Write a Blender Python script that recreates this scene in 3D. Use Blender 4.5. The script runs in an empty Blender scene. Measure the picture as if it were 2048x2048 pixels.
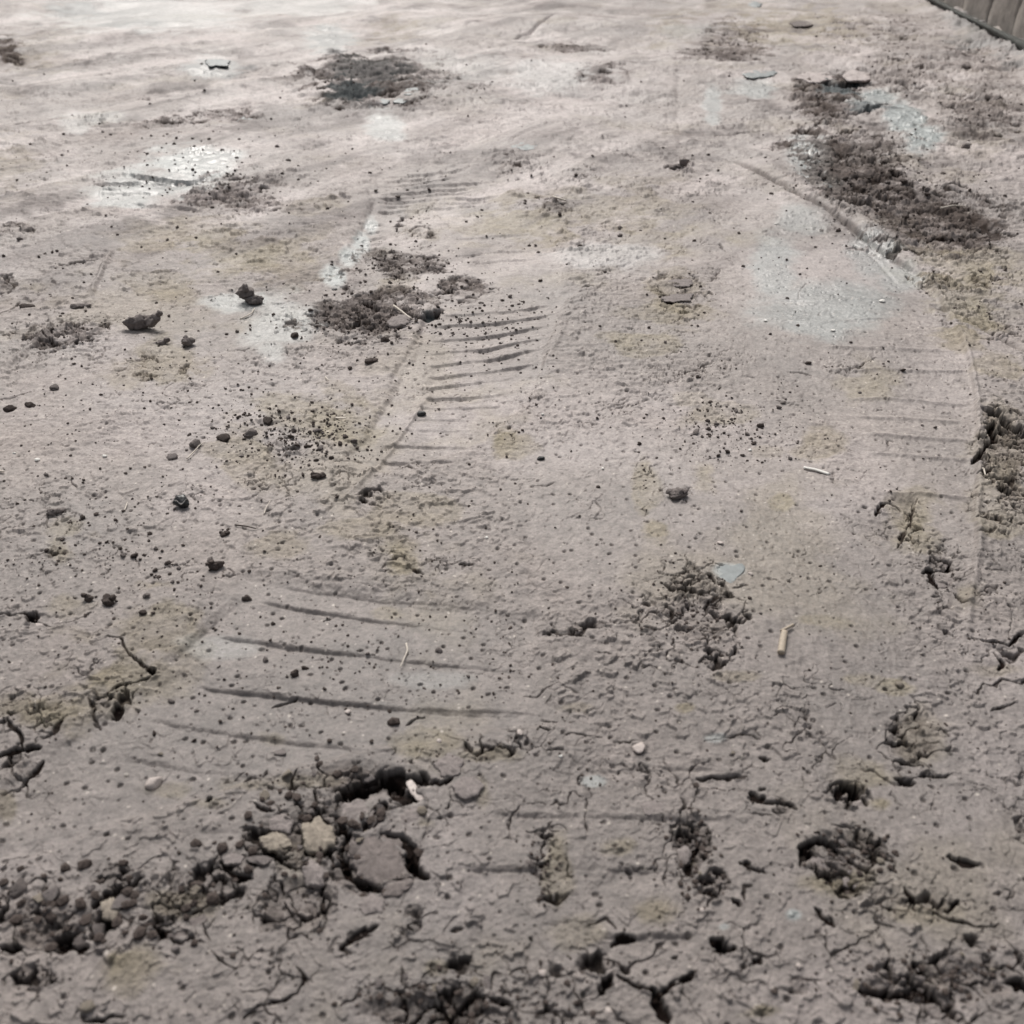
import bpy, math, random
import numpy as np
random.seed(7)
RNG = np.random.RandomState(11)
S = bpy.context.scene
COL = S.collection

# ------------------------------------------------------------------ camera geometry
H = 0.60                      # the phone is held 60 cm above the mud
F = 2000.0                    # focal length in photo pixels (2048 px wide)
PITCH = math.atan(1284.0 / F)
CP, SP = math.cos(PITCH), math.sin(PITCH)

def g_yd(v):
    """ground distance and optical depth for photo row v"""
    t = (v - 1024.0) / F
    d = H / (SP + t * CP)
    y = d * (CP - t * SP)
    return y, d
def at(u, v):
    y, d = g_yd(v)
    return (u - 1024.0) / F * d, y
def pxm(v):
    return g_yd(v)[1] / F     # metres per photo pixel at that row

# ------------------------------------------------------------------ noise
def _h(ix, iy, seed):
    n = (ix * np.uint32(374761393) + iy * np.uint32(668265263) + np.uint32((seed * 974711 + 1234567) & 0xffffffff))
    n = (n ^ (n >> np.uint32(13))) * np.uint32(1274126177)
    return n ^ (n >> np.uint32(16))
_ang = np.linspace(0, 2 * np.pi, 256, endpoint=False)
_GX = np.cos(_ang).astype(np.float32); _GY = np.sin(_ang).astype(np.float32)
def perlin(x, y, seed=0):
    fx = np.floor(x); fy = np.floor(y)
    ix = fx.astype(np.int64).astype(np.uint32); iy = fy.astype(np.int64).astype(np.uint32)
    x = (x - fx).astype(np.float32); y = (y - fy).astype(np.float32)
    u = x * x * x * (x * (x * 6 - 15) + 10); w = y * y * y * (y * (y * 6 - 15) + 10)
    o = np.uint32(1)
    def g(a, b, dx, dy):
        k = _h(a, b, seed) & np.uint32(255)
        return _GX[k] * dx + _GY[k] * dy
    a = g(ix, iy, x, y); b = g(ix + o, iy, x - 1, y)
    c = g(ix, iy + o, x, y - 1); d = g(ix + o, iy + o, x - 1, y - 1)
    a = a + u * (b - a); c = c + u * (d - c)
    return (a + w * (c - a)) * 1.5
def worley(x, y, seed=0, offs=False):
    """F1, F2, random value of the nearest cell"""
    fx = np.floor(x); fy = np.floor(y)
    ix = fx.astype(np.int64); iy = fy.astype(np.int64)
    x = (x - fx).astype(np.float32); y = (y - fy).astype(np.float32)
    f1 = np.full(x.shape, 9, np.float32); f2 = f1.copy(); rv = np.zeros(x.shape, np.float32); ox = rv.copy(); oy = rv.copy()
    for dx in (-1, 0, 1):
        for dy in (-1, 0, 1):
            k = _h((ix + dx).astype(np.uint32), (iy + dy).astype(np.uint32), seed)
            px = dx + (k & np.uint32(1023)).astype(np.float32) / 1023 * .9 + .05 - x
            py = dy + ((k >> np.uint32(10)) & np.uint32(1023)).astype(np.float32) / 1023 * .9 + .05 - y
            d = np.sqrt(px * px + py * py)
            m = d < f1
            f2 = np.where(m, f1, np.minimum(f2, d))
            rv = np.where(m, ((k >> np.uint32(20)) & np.uint32(1023)).astype(np.float32) / 1023, rv)
            ox = np.where(m, px, ox); oy = np.where(m, py, oy)
            f1 = np.where(m, d, f1)
    if offs: return f1, f2, rv, ox, oy
    return f1, f2, rv
def sstep(a, b, x):
    t = np.clip((x - a) / (b - a), 0, 1)
    return t * t * (3 - 2 * t)

# ------------------------------------------------------------------ the ground grid
V = np.concatenate([np.arange(2230, 1400, -1.75), np.arange(1400, 700, -1.4), np.arange(700, -12, -1.15),
                    np.linspace(-14, -120, 36), np.linspace(-125, -248, 26), [-252, -255, -257, -258.5]])
gy, gd = g_yd(V)
near = np.linspace(-4, gy[0] - .02, 26)[:-1]
ROWY = np.concatenate([near, gy]); ROWD = np.concatenate([np.full(len(near), gd[0]), gd])
U = np.concatenate([-np.geomspace(30000, 1250, 24), np.arange(-1150, -112, 6.5), np.arange(-110, 2158, 1.7),
                    np.arange(2163, 3200, 6.5), np.geomspace(3300, 32000, 24)])
NN = len(near); NR = len(ROWY); NC = len(U)
UU = (U - 1024.0) / F
X = (ROWD[:, None] * UU[None, :]).astype(np.float64)
Y = np.repeat(ROWY[:, None], NC, 1)
VV = np.concatenate([np.full(NN, 2235.0), V])
DX = (ROWD * 1.7 / F)
DY = np.abs(np.gradient(ROWY))
SPC = np.maximum(np.maximum(DX, DY * .45)[:, None], (np.gradient(U) / F * .55)[None, :] * ROWD[:, None]).astype(np.float32)         # grid spacing: fades detail finer than the grid
def fade(lam): return sstep(1.6, 4.0, lam / SPC)

Z = np.zeros(X.shape, np.float32)
def fbm(sx, sy, lam, octs, seed, gain=.5):
    """signed noise of wavelength lam, octaves fade where the grid gets coarser than them"""
    out = np.zeros(X.shape, np.float32); a = 1.0
    for i in range(octs):
        f = fade(lam)
        r = np.where(f.max(1) > .001)[0]
        if len(r) == 0: break
        r0, r1 = r.min(), r.max() + 1
        out[r0:r1] += a * f[r0:r1] * perlin(X[r0:r1] * sx / lam, Y[r0:r1] * sy / lam, seed + i)
        lam *= .5; a *= gain
    return out

# domain warp used for edges of everything
WX = fbm(1, 1, .06, 4, 50, .55) * .5; WY = fbm(1, 1, .06, 4, 60, .55) * .5
EDGE = fbm(1, 1, .11, 5, 70, .6)

# index helpers
def box(u0, u1, v0, v1):
    c0 = np.searchsorted(U, u0); c1 = np.searchsorted(U, u1)
    r = np.where((VV <= v1) & (VV >= v0))[0]
    if len(r) == 0 or c1 <= c0: return None
    return slice(r[0], r[-1] + 1), slice(max(c0, 0), c1)

def blob_mask(lst, rag=.55):
    m = np.zeros(X.shape, np.float32)
    for b in lst:
        u, v, ru, rv = b[:4]; k = b[4] if len(b) > 4 else 1.0
        s = box(u - ru * 1.9, u + ru * 1.9, v - rv * 1.9, v + rv * 1.9)
        if s is None: continue
        du = (U[s[1]][None, :] - u) / ru; dv = (VV[s[0]][:, None] - v) / rv
        d = np.sqrt(du * du + dv * dv) + EDGE[s] * rag
        m[s] = np.maximum(m[s], k * sstep(1.25, .55, d))
    return m

def pieces(lam, seed, gone, warp=.35):
    f = fade(lam * 1.0); rr = np.where((f.max(1) > .01))[0]; r0, r1 = rr.min(), rr.max() + 1
    wx = perlin(X[r0:r1] / lam * 1.3, Y[r0:r1] / lam * 1.3, seed + 1) + .5 * perlin(X[r0:r1] / lam * 3.1, Y[r0:r1] / lam * 3.1, seed + 2)
    wy = perlin(X[r0:r1] / lam * 1.3, Y[r0:r1] / lam * 1.3, seed + 3) + .5 * perlin(X[r0:r1] / lam * 3.1, Y[r0:r1] / lam * 3.1, seed + 4)
    f1, f2, rv, ox, oy = worley(X[r0:r1] / lam + wx * warp, Y[r0:r1] / lam + wy * warp, seed, True)
    e = sstep(.03, .15, f2 - f1)
    out = []
    for q in (e * (rv > gone), np.sqrt(np.clip(1 - (f1 / 1.0) ** 2, 0, 1)), rv, ox * np.cos(rv * 40) + oy * np.sin(rv * 40)):
        z = np.zeros(X.shape, np.float32); z[r0:r1] = q; out.append(z)
    ff = np.broadcast_to(f, X.shape)
    return out[0], out[1], out[2], out[3], ff
A1, D1, R1, T1, F1 = pieces(.025, 301, .22, .24); A2, D2, R2, T2, F2 = pieces(.0085, 311, .28); A3, D3, R3, T3, F3 = pieces(.045, 321, .25)
DARK = np.zeros(X.shape, np.float32)            # moist soil and painted shade along sunk lines
DEEP = np.zeros(X.shape, np.float32)
def polydist(poly, s, wob):
    P = [at(*p) for p in poly]
    d0 = pxm(np.mean([p[1] for p in poly]))
    xs = X[s] + WX[s] * wob * d0; ys = Y[s] + WY[s] * wob * d0 * 1.2
    best = np.full(xs.shape, 1e9, np.float32); side = np.zeros(xs.shape, np.float32); tt = np.zeros(xs.shape, np.float32)
    n = max(1, len(P) - 1)
    for i in range(n):
        a = P[i]; b = P[min(i + 1, len(P) - 1)]
        ex, ey = b[0] - a[0], b[1] - a[1]; L2 = ex * ex + ey * ey + 1e-12
        t = np.clip(((xs - a[0]) * ex + (ys - a[1]) * ey) / L2, 0, 1)
        dx = xs - a[0] - t * ex; dy = ys - a[1] - t * ey
        d = np.sqrt(dx * dx + dy * dy)
        m = d < best
        best = np.where(m, d, best); side = np.where(m, np.sign(ex * dy - ey * dx), side); tt = np.where(m, (i + t) / n, tt)
    return best, side, tt, d0
def pbox(poly, pad):
    us = [p[0] for p in poly]; vs = [p[1] for p in poly]
    return box(min(us) - pad, max(us) + pad, min(vs) - pad, max(vs) + pad)
def crack(poly, w, depth=None, wob=26, dark=1.0):
    w = w * (.84 if w < 10 else .92)
    s = pbox(poly, w * 3 + wob + 10)
    if s is None: return
    d, side, t, m = polydist(poly, s, wob)
    if depth is None: depth = w * 1.3 * m
    taper = .45 + .55 * np.minimum(1, np.minimum(t, 1 - t) * 5) if len(poly) > 1 else 1.0
    ww = w * m * taper * (1 + .9 * EDGE[s])
    ww = np.maximum(ww, m * .5)
    jag = (R2[s] - .5) * .9 + (R1[s] - .5) * (.7 if w > 7 else .2)
    g = sstep(1.1, .62, d / ww + jag)
    Z[s] -= depth * g
    lip = np.exp(-((d / ww - 1.9) / .8) ** 2) * depth * .12
    Z[s] += lip
    DEEP[s] = np.maximum(DEEP[s], g * dark * min(1, .45 + w / 9))
def ridge(poly, w, amp, wob=6, col=0.0):
    """soft raised (amp>0) or sunk line"""
    s = pbox(poly, w * 4 + wob + 10)
    if s is None: return
    d, side, t, m = polydist(poly, s, wob)
    g = np.exp(-(d / (w * m)) ** 2) * np.minimum(1, np.minimum(t, 1 - t) * 7 + .15)
    Z[s] += amp * g
    if col: DARK[s] = np.maximum(DARK[s], g * col)
def step(poly, w, amp, reach, wob=8, sgn=1):
    """one side of the line lies lower and climbs back over reach px"""
    s = pbox(poly, reach * 2 + 20)
    if s is None: return
    d, side, t, m = polydist(poly, s, wob)
    sd = d * side * sgn / m
    Z[s] -= amp * sstep(-w, w, sd) * np.exp(-(np.maximum(sd, 0) / reach) ** 2) * sstep(0, .15, np.minimum(t, 1 - t) + .02)
def rib(p, q, w, amp, bend=0.0):
    """one tread bar: a small riser facing the viewer, then a long slope rising again towards him"""
    L = w * 18; w = w * .60
    mid = ((p[0] + q[0]) / 2, (p[1] + q[1]) / 2 + bend)
    poly = [p, mid, q]
    s = pbox(poly, L * 1.3 + 16)
    if s is None: return
    d, side, t, m = polydist(poly, s, 6)
    sd = d * side / m
    near_ = p[1] > 1000
    saw = -np.clip(1 + sd / L, 0, 1) * sstep(w * (3.6 if near_ else 2.6), -w * .9, sd) * (.82 if near_ else 1)
    groove = -np.exp(-(sd / (w * .8)) ** 2) * .22
    Z[s] += amp * (saw + groove) * sstep(0, .12, t + .05 * EDGE[s]) * sstep(0, .28, 1 - t) * np.clip(.95 + .7 * EDGE[s], .15, 1.6)
def poly_mask(poly, soft):
    s = pbox(poly, soft * 2)
    m = np.zeros(X.shape, np.float32)
    uu = np.broadcast_to(U[s[1]][None, :], Z[s].shape) + EDGE[s] * soft; vv = np.broadcast_to(VV[s[0]][:, None], Z[s].shape) + EDGE[s] * soft * .5
    ins = np.zeros(uu.shape, bool); best = np.full(uu.shape, 1e9, np.float32); n = len(poly)
    for i in range(n):
        (x0, y0), (x1, y1) = poly[i], poly[(i + 1) % n]
        ex, ey = x1 - x0, y1 - y0; t = np.clip(((uu - x0) * ex + (vv - y0) * ey) / (ex * ex + ey * ey + 1e-9), 0, 1)
        best = np.minimum(best, np.hypot(uu - x0 - t * ex, (vv - y0 - t * ey) * 1.6))
        if y0 != y1: ins ^= ((y0 > vv) != (y1 > vv)) & (uu < (x1 - x0) * (vv - y0) / (y1 - y0) + x0)
    m[s] = sstep(-soft, soft, np.where(ins, best, -best))
    return m
def bank(poly, h, w, reach):
    """ground beyond the line (far / right side) stands higher"""
    s = pbox(poly, reach * 2)
    d, side, t, m = polydist(poly, s, 3)
    sd = d * side / m
    Z[s] += h * sstep(-w * .3, w, sd) * np.exp(-(np.maximum(sd, 0) / reach) ** 2) * sstep(0, .1, t) * sstep(0, .1, 1 - t)

# ------------------------------------------------------------------ what the photo shows, in photo pixels
WETB = [(390,325,85,34,1),(240,392,72,24,.8),(330,362,120,26,.9),(480,600,60,20,.8),(560,640,75,48,.7),(545,700,30,22,.6),
 (1620,310,42,48,.95),(1655,365,40,18,.7),(1750,192,44,20,1.3),(1805,232,40,28,1.5),(1840,285,38,30,1.5),(1600,440,50,30,.6),(1548,545,48,62,.75),
 (1650,620,125,55,.8),(1745,505,45,50,.75),(1800,560,40,30,.75),(1425,205,18,38,.8),(1510,172,42,18,.7),(300,30,190,36,.55),(600,10,130,22,.45),
 (425,135,45,24,.6),(660,80,50,30,.6),(768,258,36,28,.85),(1458,1146,30,15,1.3),(1186,1562,20,10,.9),(1430,1478,22,9,.8),(1585,1838,18,13,1.1),(1447,1862,13,9,.9),
 (742,436,14,18,1),(722,470,17,22,1),(697,508,20,24,1),(668,548,22,26,1),(440,1285,70,20,.35),(860,1350,70,16,.35),(1380,60,60,12,.3),(180,230,60,14,.4),(900,140,120,30,.25),(1110,150,90,26,.4),(1210,510,90,30,.4),(150,250,30,14,.4)]
KHAK = [(1590,55,120,42,1.3),(1480,10,80,20,.7),(72,108,60,38,.8),(25,320,50,45,.7),(20,190,30,14,.4),(620,205,45,18,.7),(800,60,60,26,.8),(1345,55,45,32,.8),
 (400,480,150,48,.9),(540,500,110,60,.8),(330,565,70,24,.7),(620,405,60,18,.7),(65,575,55,25,.6),(20,380,35,18,.5),(330,722,85,52,.8),(250,760,60,30,.5),
 (650,835,95,50,.8),(500,900,75,50,.7),(560,810,70,26,.7),(1050,430,150,55,.9),(1240,425,140,62,.8),(1130,475,60,24,1.2),(850,445,45,40,.7),(790,565,70,16,.7),
 (1350,610,75,55,.85),(1280,688,85,22,1),(1330,500,40,20,.6),(1008,875,42,40,1),(830,1015,80,30,.8),(720,1055,80,22,.7),(808,1130,55,60,.85),(770,1215,30,16,.6),
 (1288,975,22,60,.9),(1312,1065,34,22,1),(1430,830,70,22,.7),(1640,890,44,32,.8),(1740,770,65,38,.7),(1410,945,28,40,.6),(1385,800,40,16,.5),(1830,1050,50,62,.9),(1565,1003,20,16,.9),
 (2005,950,60,150,.6),(1990,1070,50,40,.7),(1930,545,120,48,1),(1930,650,80,46,1),(2000,740,70,22,.8),(1560,255,10,5,.3),(1530,900,30,12,.4),
 (210,1350,120,60,.9),(110,1430,110,50,.9),(330,1250,70,56,.9),(130,1200,44,22,.6),(560,1085,60,30,.6),(150,1060,50,22,.6),(120,1100,30,26,.7),(310,1165,50,16,.8),
 (500,1560,70,20,.5),(420,1600,60,18,.5),(340,1565,50,20,.6),(600,1555,80,16,.6),(10,1600,22,30,.8),(550,1460,40,18,.5),(240,1920,70,52,.9),(360,1800,90,34,.6),(850,1480,60,28,.9),(990,1510,60,18,.7),
 (960,1580,22,40,.6),(850,1640,40,26,.6),(1112,1740,24,62,1),(1170,1870,56,30,.6),(1310,1830,56,36,.8),(1245,1695,32,18,.8),(1750,1560,70,36,.8),(1660,1775,66,26,.8),(1765,1615,40,22,1),(1835,1480,40,60,.6),
 (1700,1360,70,18,.6),(1790,1372,36,20,1.1),(1620,1245,60,16,.6),(1530,2030,60,18,.9),(1840,1840,80,26,.4),(870,1930,26,18,.7),(1930,1190,40,22,.6),(2000,1340,40,14,.5),(1480,1360,40,10,.7),(590,1700,40,40,.5),(1150,1415,26,8,.6),(1370,1420,20,9,1.1),
 (1960,290,60,30,.6),(1910,180,30,18,.6),(1920,350,40,20,.5),(1490,480,40,16,.5)]
CRUM = [(20,95,24,18,.7),(330,240,60,12,.7),(450,225,60,13,.8),(1140,92,62,13,.7),(1205,150,55,20,.6),(1480,75,60,28,.7),(1440,112,90,14,.8),(740,165,110,42,.9),(712,190,60,34,1),(870,160,60,26,.6),(950,180,40,12,.6),
 (450,385,100,28,.9),(560,365,60,14,.5),(35,462,34,15,.9),(8,565,32,18,.9),(130,670,95,24,.9),(200,640,40,16,.6),(835,440,46,28,.8),(800,525,92,28,1),(910,568,62,16,1),(740,625,110,48,1),(700,680,60,14,.6),(1025,325,42,18,.8),(1110,405,45,24,.7),
 (820,360,60,30,.35),(1370,330,26,10,.9),(1170,345,40,10,.6),(1360,590,62,38,.7),(1360,630,50,18,.6),(1700,335,90,60,1),(1790,410,110,42,1),(1850,460,120,40,1),(1650,195,46,40,.9),(1810,145,80,24,.7),(1960,225,80,50,.7),(1790,280,70,30,.5),(1750,60,160,50,.5),(1960,110,70,30,.6),(1900,400,60,40,.6),(1990,480,50,40,.4),
 (1880,565,46,18,.9),(1990,560,60,22,.6),(2000,660,50,26,.6),(1990,760,30,20,.5),(1985,1000,40,40,.7),(1990,1120,50,40,.6),(1970,610,60,22,.5),(310,735,70,28,.7),(560,880,110,44,.4),(650,830,60,34,.4),(1390,1160,62,32,.8),(1400,1235,80,70,.85),(1300,1240,90,36,.6),(1180,1260,80,26,.4),(1360,1320,130,40,.4),
 (1310,940,46,22,.4),(1355,992,22,14,.9),(1700,730,60,22,.5),(1430,740,90,26,.4),(1450,850,80,40,.3),(1890,1150,36,60,.7),(1830,1060,26,50,.6),(1960,1290,90,44,.7),(1990,1200,60,30,.5),(2010,920,50,90,.9),(1760,1020,26,24,.5),
 (60,1430,90,50,.6),(220,1400,60,40,.6),(30,1540,40,40,.7),(100,1120,110,34,.4),(130,1000,90,40,.3),(60,800,60,26,.3),
 (780,1100,44,50,.5),(870,1120,30,16,.6),(740,985,30,16,.7),(850,960,46,14,.4),(1010,860,34,26,.5),(1060,800,40,20,.5),(1290,970,20,54,.6),
 (690,1560,170,28,.9),(620,1640,130,60,1),(760,1720,80,64,1),(600,1800,70,50,1),(460,1730,50,26,.8),(300,1770,150,50,.9),(120,1850,110,60,1),(200,1830,80,40,1),(350,1850,80,26,.8),(560,1540,80,14,.6),(920,1500,110,26,.8),(1060,1480,60,30,.6),
 (1080,1680,24,60,.7),(1110,1755,26,40,.8),(1130,1440,70,18,.5),(1200,1540,120,40,.4),(1290,1580,60,26,.4),(1320,1640,50,30,.5),(1380,1690,34,56,1),(1425,1780,36,34,.9),(1690,1725,76,52,.9),(1820,1480,52,56,.9),(1800,1550,60,26,.8),(1700,1600,44,24,1),
 (1540,1620,60,22,.6),(1740,1840,70,30,.7),(1850,1820,90,36,.5),(1990,1830,50,40,.6),(920,1960,150,50,.6),(860,2010,130,30,1),(1200,1960,120,60,.6),(1060,2030,120,30,.8),(1880,1975,160,56,.9),(1600,1980,50,28,.6),(560,1930,60,40,.7),(440,1910,40,30,.7),(700,1890,50,20,.5),(1700,1900,120,40,.4),(60,1960,60,50,.8),(210,2020,90,20,.5),(1440,1900,40,30,.6),(530,2010,60,30,.6)]
DARKB = [(10,100,36,24,.9),(740,165,120,44,.7),(700,190,56,28,1),(330,240,70,14,.5),(460,225,70,15,.5),(1650,200,60,44,.6),(1440,110,90,14,.5),(1205,150,55,18,.45),(1140,92,60,12,.5),(1400,60,70,40,.3),(1720,350,100,60,.8),(1840,440,120,46,.8),
 (740,625,110,46,.9),(800,525,90,26,.7),(910,568,60,15,.8),(450,385,100,26,.5),(2030,900,40,80,.5),(620,1650,120,50,.7),(750,1560,110,36,.8),(760,1720,76,60,.7),(600,1810,64,40,.7),(200,1830,90,40,.6),(100,1860,90,50,.6),
 (1380,1700,34,50,.7),(1690,1720,66,40,.5),(1820,1480,46,50,.6),(1860,1980,150,40,.5),(1390,1230,70,50,.35),(860,2015,120,26,.7),(130,670,90,22,.5),(1960,230,70,40,.5),(1240,20,160,26,.35),(1130,10,200,22,.3)]

CRACKS = [([(0,1215),(50,1218),(62,1225),(80,1240),(105,1247),(140,1235),(180,1215)],5),([(60,1222),(78,1238)],11),([(205,1268),(235,1270),(255,1300),(275,1315),(295,1345),(315,1340)],5),
 ([(288,1335),(300,1345)],10),([(295,1345),(270,1362),(240,1370),(200,1395)],5),([(-10,1505),(30,1492),(75,1493)],9),([(45,1490),(40,1470),(25,1455),(20,1440)],5),([(80,1515),(55,1535),(35,1560)],6),([(170,1400),(185,1435),(205,1448)],4),([(218,1415),(232,1425)],13),([(120,1440),(110,1460),(85,1475)],5),
 ([(670,1572),(700,1575),(720,1582),(760,1562),(790,1545),(830,1548),(850,1560)],17),([(770,1545),(800,1580),(830,1590)],17),([(850,1560),(885,1560),(905,1552)],8),([(690,1665),(682,1700),(700,1740),(740,1770),(765,1778)],12),([(765,1655),(800,1672),(825,1700),(818,1740),(845,1750)],13),
 ([(720,1650),(745,1625),(770,1600)],10),([(570,1790),(580,1820),(610,1838),(635,1822),(645,1785)],13),([(525,1694),(555,1708),(580,1700)],10),([(605,1700),(640,1708),(668,1695)],13),([(455,1730),(480,1740),(510,1745)],9),([(668,1640),(680,1665)],9),([(500,1600),(520,1605),(540,1610)],7),([(190,1805),(230,1782),(272,1757)],11),
 ([(178,1872),(200,1850),(222,1832)],15),([(115,1870),(150,1895)],18),([(0,1885),(40,1890)],14),([(360,1832),(400,1812),(440,1792),(465,1777)],8),([(300,1850),(345,1870),(380,1858)],7),([(165,2030),(210,2036),(250,2026)],8),([(490,2035),(540,2002),(590,1987),(602,1960),(590,1940)],6),([(405,1890),(430,1920),(460,1940),(475,1932)],5),
 ([(690,1882),(720,1867),(752,1850)],8),([(800,2055),(840,2025),(860,2010),(900,2037),(930,2012),(950,2002),(1010,2010)],14),([(1230,1890),(1240,1880),(1272,1873)],6),([(1240,1950),(1290,1980),(1312,1992),(1380,1970)],6),([(1310,1992),(1322,2035)],14),([(1070,1722),(1090,1730),(1105,1727)],7),([(1055,1878),(1062,1884)],9),([(1210,1960),(1222,1968)],13),
 ([(1180,1850),(1210,1842),(1230,1862)],4),([(1370,1668),(1400,1690),(1378,1740),(1388,1748)],13),([(1402,1768),(1430,1772)],10),([(1412,1795),(1428,1803)],9),([(1458,1812),(1464,1818)],9),([(1476,1810),(1482,1780),(1498,1778)],4),([(1596,1704),(1625,1695),(1645,1688),(1662,1700),(1682,1722),(1720,1748),(1742,1763)],12),([(1612,1705),(1625,1728),(1655,1742)],8),
 ([(1660,1700),(1700,1698),(1725,1702)],6),([(1503,1590),(1508,1608),(1535,1612),(1567,1618)],9),([(1567,1618),(1592,1628)],4),([(1515,1585),(1525,1580)],5),([(1668,1602),(1695,1578),(1712,1590),(1728,1612)],12),([(1778,1495),(1800,1490),(1830,1495)],10),([(1800,1530),(1850,1535)],10),([(1855,1562),(1890,1562),(1908,1552)],5),([(1790,1565),(1830,1575)],7),([(1850,1480),(1880,1490)],6),
 ([(1480,1740),(1500,1748),(1525,1751)],7),([(1803,1790),(1815,1810),(1850,1828),(1890,1850),(1937,1866)],7),([(1758,1828),(1790,1836),(1812,1840),(1820,1812)],9),([(1893,1733),(1915,1745),(1942,1746)],9),([(1892,1838),(1902,1812)],8),([(1937,1866),(1975,1862),(1982,1850)],6),([(1640,1830),(1652,1848),(1672,1862)],6),([(1720,1985),(1760,2002),(1830,1990),(1870,2022)],13),
 ([(2012,1985),(2060,2005)],18),([(1825,1940),(1838,1962),(1862,1990)],8),([(1425,1890),(1440,1905),(1462,1910)],8),([(1510,1930),(1518,1936)],9),([(1340,1925),(1350,1918)],6),([(1360,1978),(1390,1962)],5),([(1945,1275),(1985,1282),(2010,1290),(2040,1270),(2058,1272)],9),([(1940,1385),(1960,1390),(1975,1370),(1990,1375),(2000,1352),(2020,1360),(2040,1370),(2048,1348)],4),
 ([(1985,1305),(2000,1325),(1990,1332)],6),([(1985,1425),(2010,1420),(2030,1412)],4),([(1890,1118),(1905,1125),(1898,1140),(1868,1141),(1864,1158),(1872,1172),(1912,1178)],8),([(1858,1192),(1882,1196)],7),([(1920,1195),(1945,1212)],4),([(1830,998),(1822,1030),(1812,1060),(1790,1097)],5),([(1808,1078),(1830,1085)],6),([(1745,1032),(1762,1012),(1775,1002),(1792,1012)],6),
 ([(1780,983),(1800,975)],3),([(1968,818),(1990,822),(2010,838),(2060,866)],19),([(1990,850),(1980,880),(1962,912),(1950,930)],12),([(1950,958),(1975,962),(1990,950)],6),([(1948,1065),(1975,1070),(1997,1062)],3),([(2015,1010),(2035,1030),(2060,1040)],8),([(2025,1050),(2060,1048)],5),
 ([(1085,1266),(1110,1262),(1130,1272),(1160,1270),(1185,1252)],3.5),([(1180,1300),(1215,1312)],2.5),([(1080,1437),(1105,1433),(1145,1436)],4),([(1125,1468),(1150,1466),(1180,1475),(1205,1480)],6),([(1078,1456),(1100,1458)],7),([(1045,1388),(1072,1386),(1096,1370),(1120,1360)],3),([(1095,1400),(1105,1385)],2.5),([(1130,1365),(1160,1385)],2.5),([(1095,1497),(1125,1496)],6),
 ([(1225,1496),(1290,1485)],4),([(820,1430),(855,1424)],6),([(945,1485),(980,1486),(1010,1492)],3.5),([(540,1407),(565,1400),(588,1390)],5),([(415,1590),(420,1596)],10),([(1275,562),(1305,566),(1325,588),(1345,602)],2.4),([(1328,570),(1352,582),(1380,578)],6),([(1318,608),(1356,610),(1385,600)],4),([(1240,560),(1262,556)],2.4),([(1165,577),(1192,582)],5),
 ([(1295,1172),(1330,1166),(1352,1178),(1380,1184)],3),([(1310,1158),(1345,1160)],4),([(1440,535),(1430,560),(1418,572)],1.6),([(1608,565),(1598,590),(1590,598)],1.6),([(1650,625),(1640,640)],1.4),([(1400,490),(1430,488),(1450,500)],1.8),([(702,602),(760,612),(815,625),(850,640)],7),([(842,642),(872,620)],11),([(770,660),(815,652)],7),([(690,620),(730,650),(750,655)],5),
 ([(865,575),(900,582),(930,575)],4),([(1640,158),(1690,168),(1722,160)],15),([(1690,230),(1730,222),(1772,207)],11),([(1680,232),(1640,246),(1600,262),(1556,276)],5),([(1604,158),(1620,180),(1650,200)],7),([(1620,245),(1640,250)],9),([(1490,152),(1530,152),(1548,147)],5),([(1550,300),(1520,290)],3),([(1660,300),(1690,330),(1720,345)],5),([(1740,395),(1790,380),(1850,365)],5),([(1830,490),(1900,480),(1940,470)],6),
 ([(1860,570),(1900,575)],6),([(1700,360),(1760,352),(1810,358)],6),([(1680,310),(1750,320),(1800,315)],5),([(190,523),(160,527),(130,527)],4),([(0,790),(40,785),(75,778)],3.5),([(60,660),(130,680),(190,676)],4),([(0,625),(30,600)],4),([(740,990),(765,985),(790,985)],5),([(750,1000),(760,1002)],7),([(815,1135),(835,1142),(845,1148)],5),([(920,1128),(945,1132)],5),
 ([(800,920),(835,925)],3),([(1370,745),(1395,738),(1425,735)],2.5),([(1420,765),(1440,770)],2.4),([(1580,740),(1620,745)],3.5),([(1700,738),(1730,728),(1755,715)],3.5),([(1770,890),(1775,885),(1785,888)],2.5),([(1020,960),(1050,958),(1075,962)],2.2),([(1080,973),(1100,976),(1118,968)],2),([(670,910),(720,915)],2.6),([(1560,800),(1590,810)],2.2),
 ([(1010,655),(1035,650)],1.4),([(1400,1270),(1440,1275)],4),([(1330,1215),(1350,1220),(1345,1235)],5),([(1390,1290),(1420,1295)],4),([(1290,1260),(1320,1264)],4),([(1410,1195),(1430,1200),(1422,1215)],5),([(1455,1180),(1490,1170)],3.5),([(1400,1555),(1470,1550),(1490,1545)],4),([(1405,1470),(1470,1472),(1530,1480)],2.6),([(1410,1160),(1420,1175)],7),([(1400,1325),(1420,1330)],5),
 ([(1370,1240),(1420,1245)],5),([(1620,1440),(1610,1448)],4),([(1520,1510),(1535,1514)],4),([(640,1230),(660,1224)],3.5),([(165,975),(140,960)],3),([(900,1855),(920,1850)],5),([(1350,700),(1380,690)],2),([(1140,350),(1180,352)],3),([(1225,308),(1280,316),(1310,322)],4),([(1330,338),(1365,325)],6),([(770,225),(840,228)],3),([(940,180),(990,168)],3)]

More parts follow.
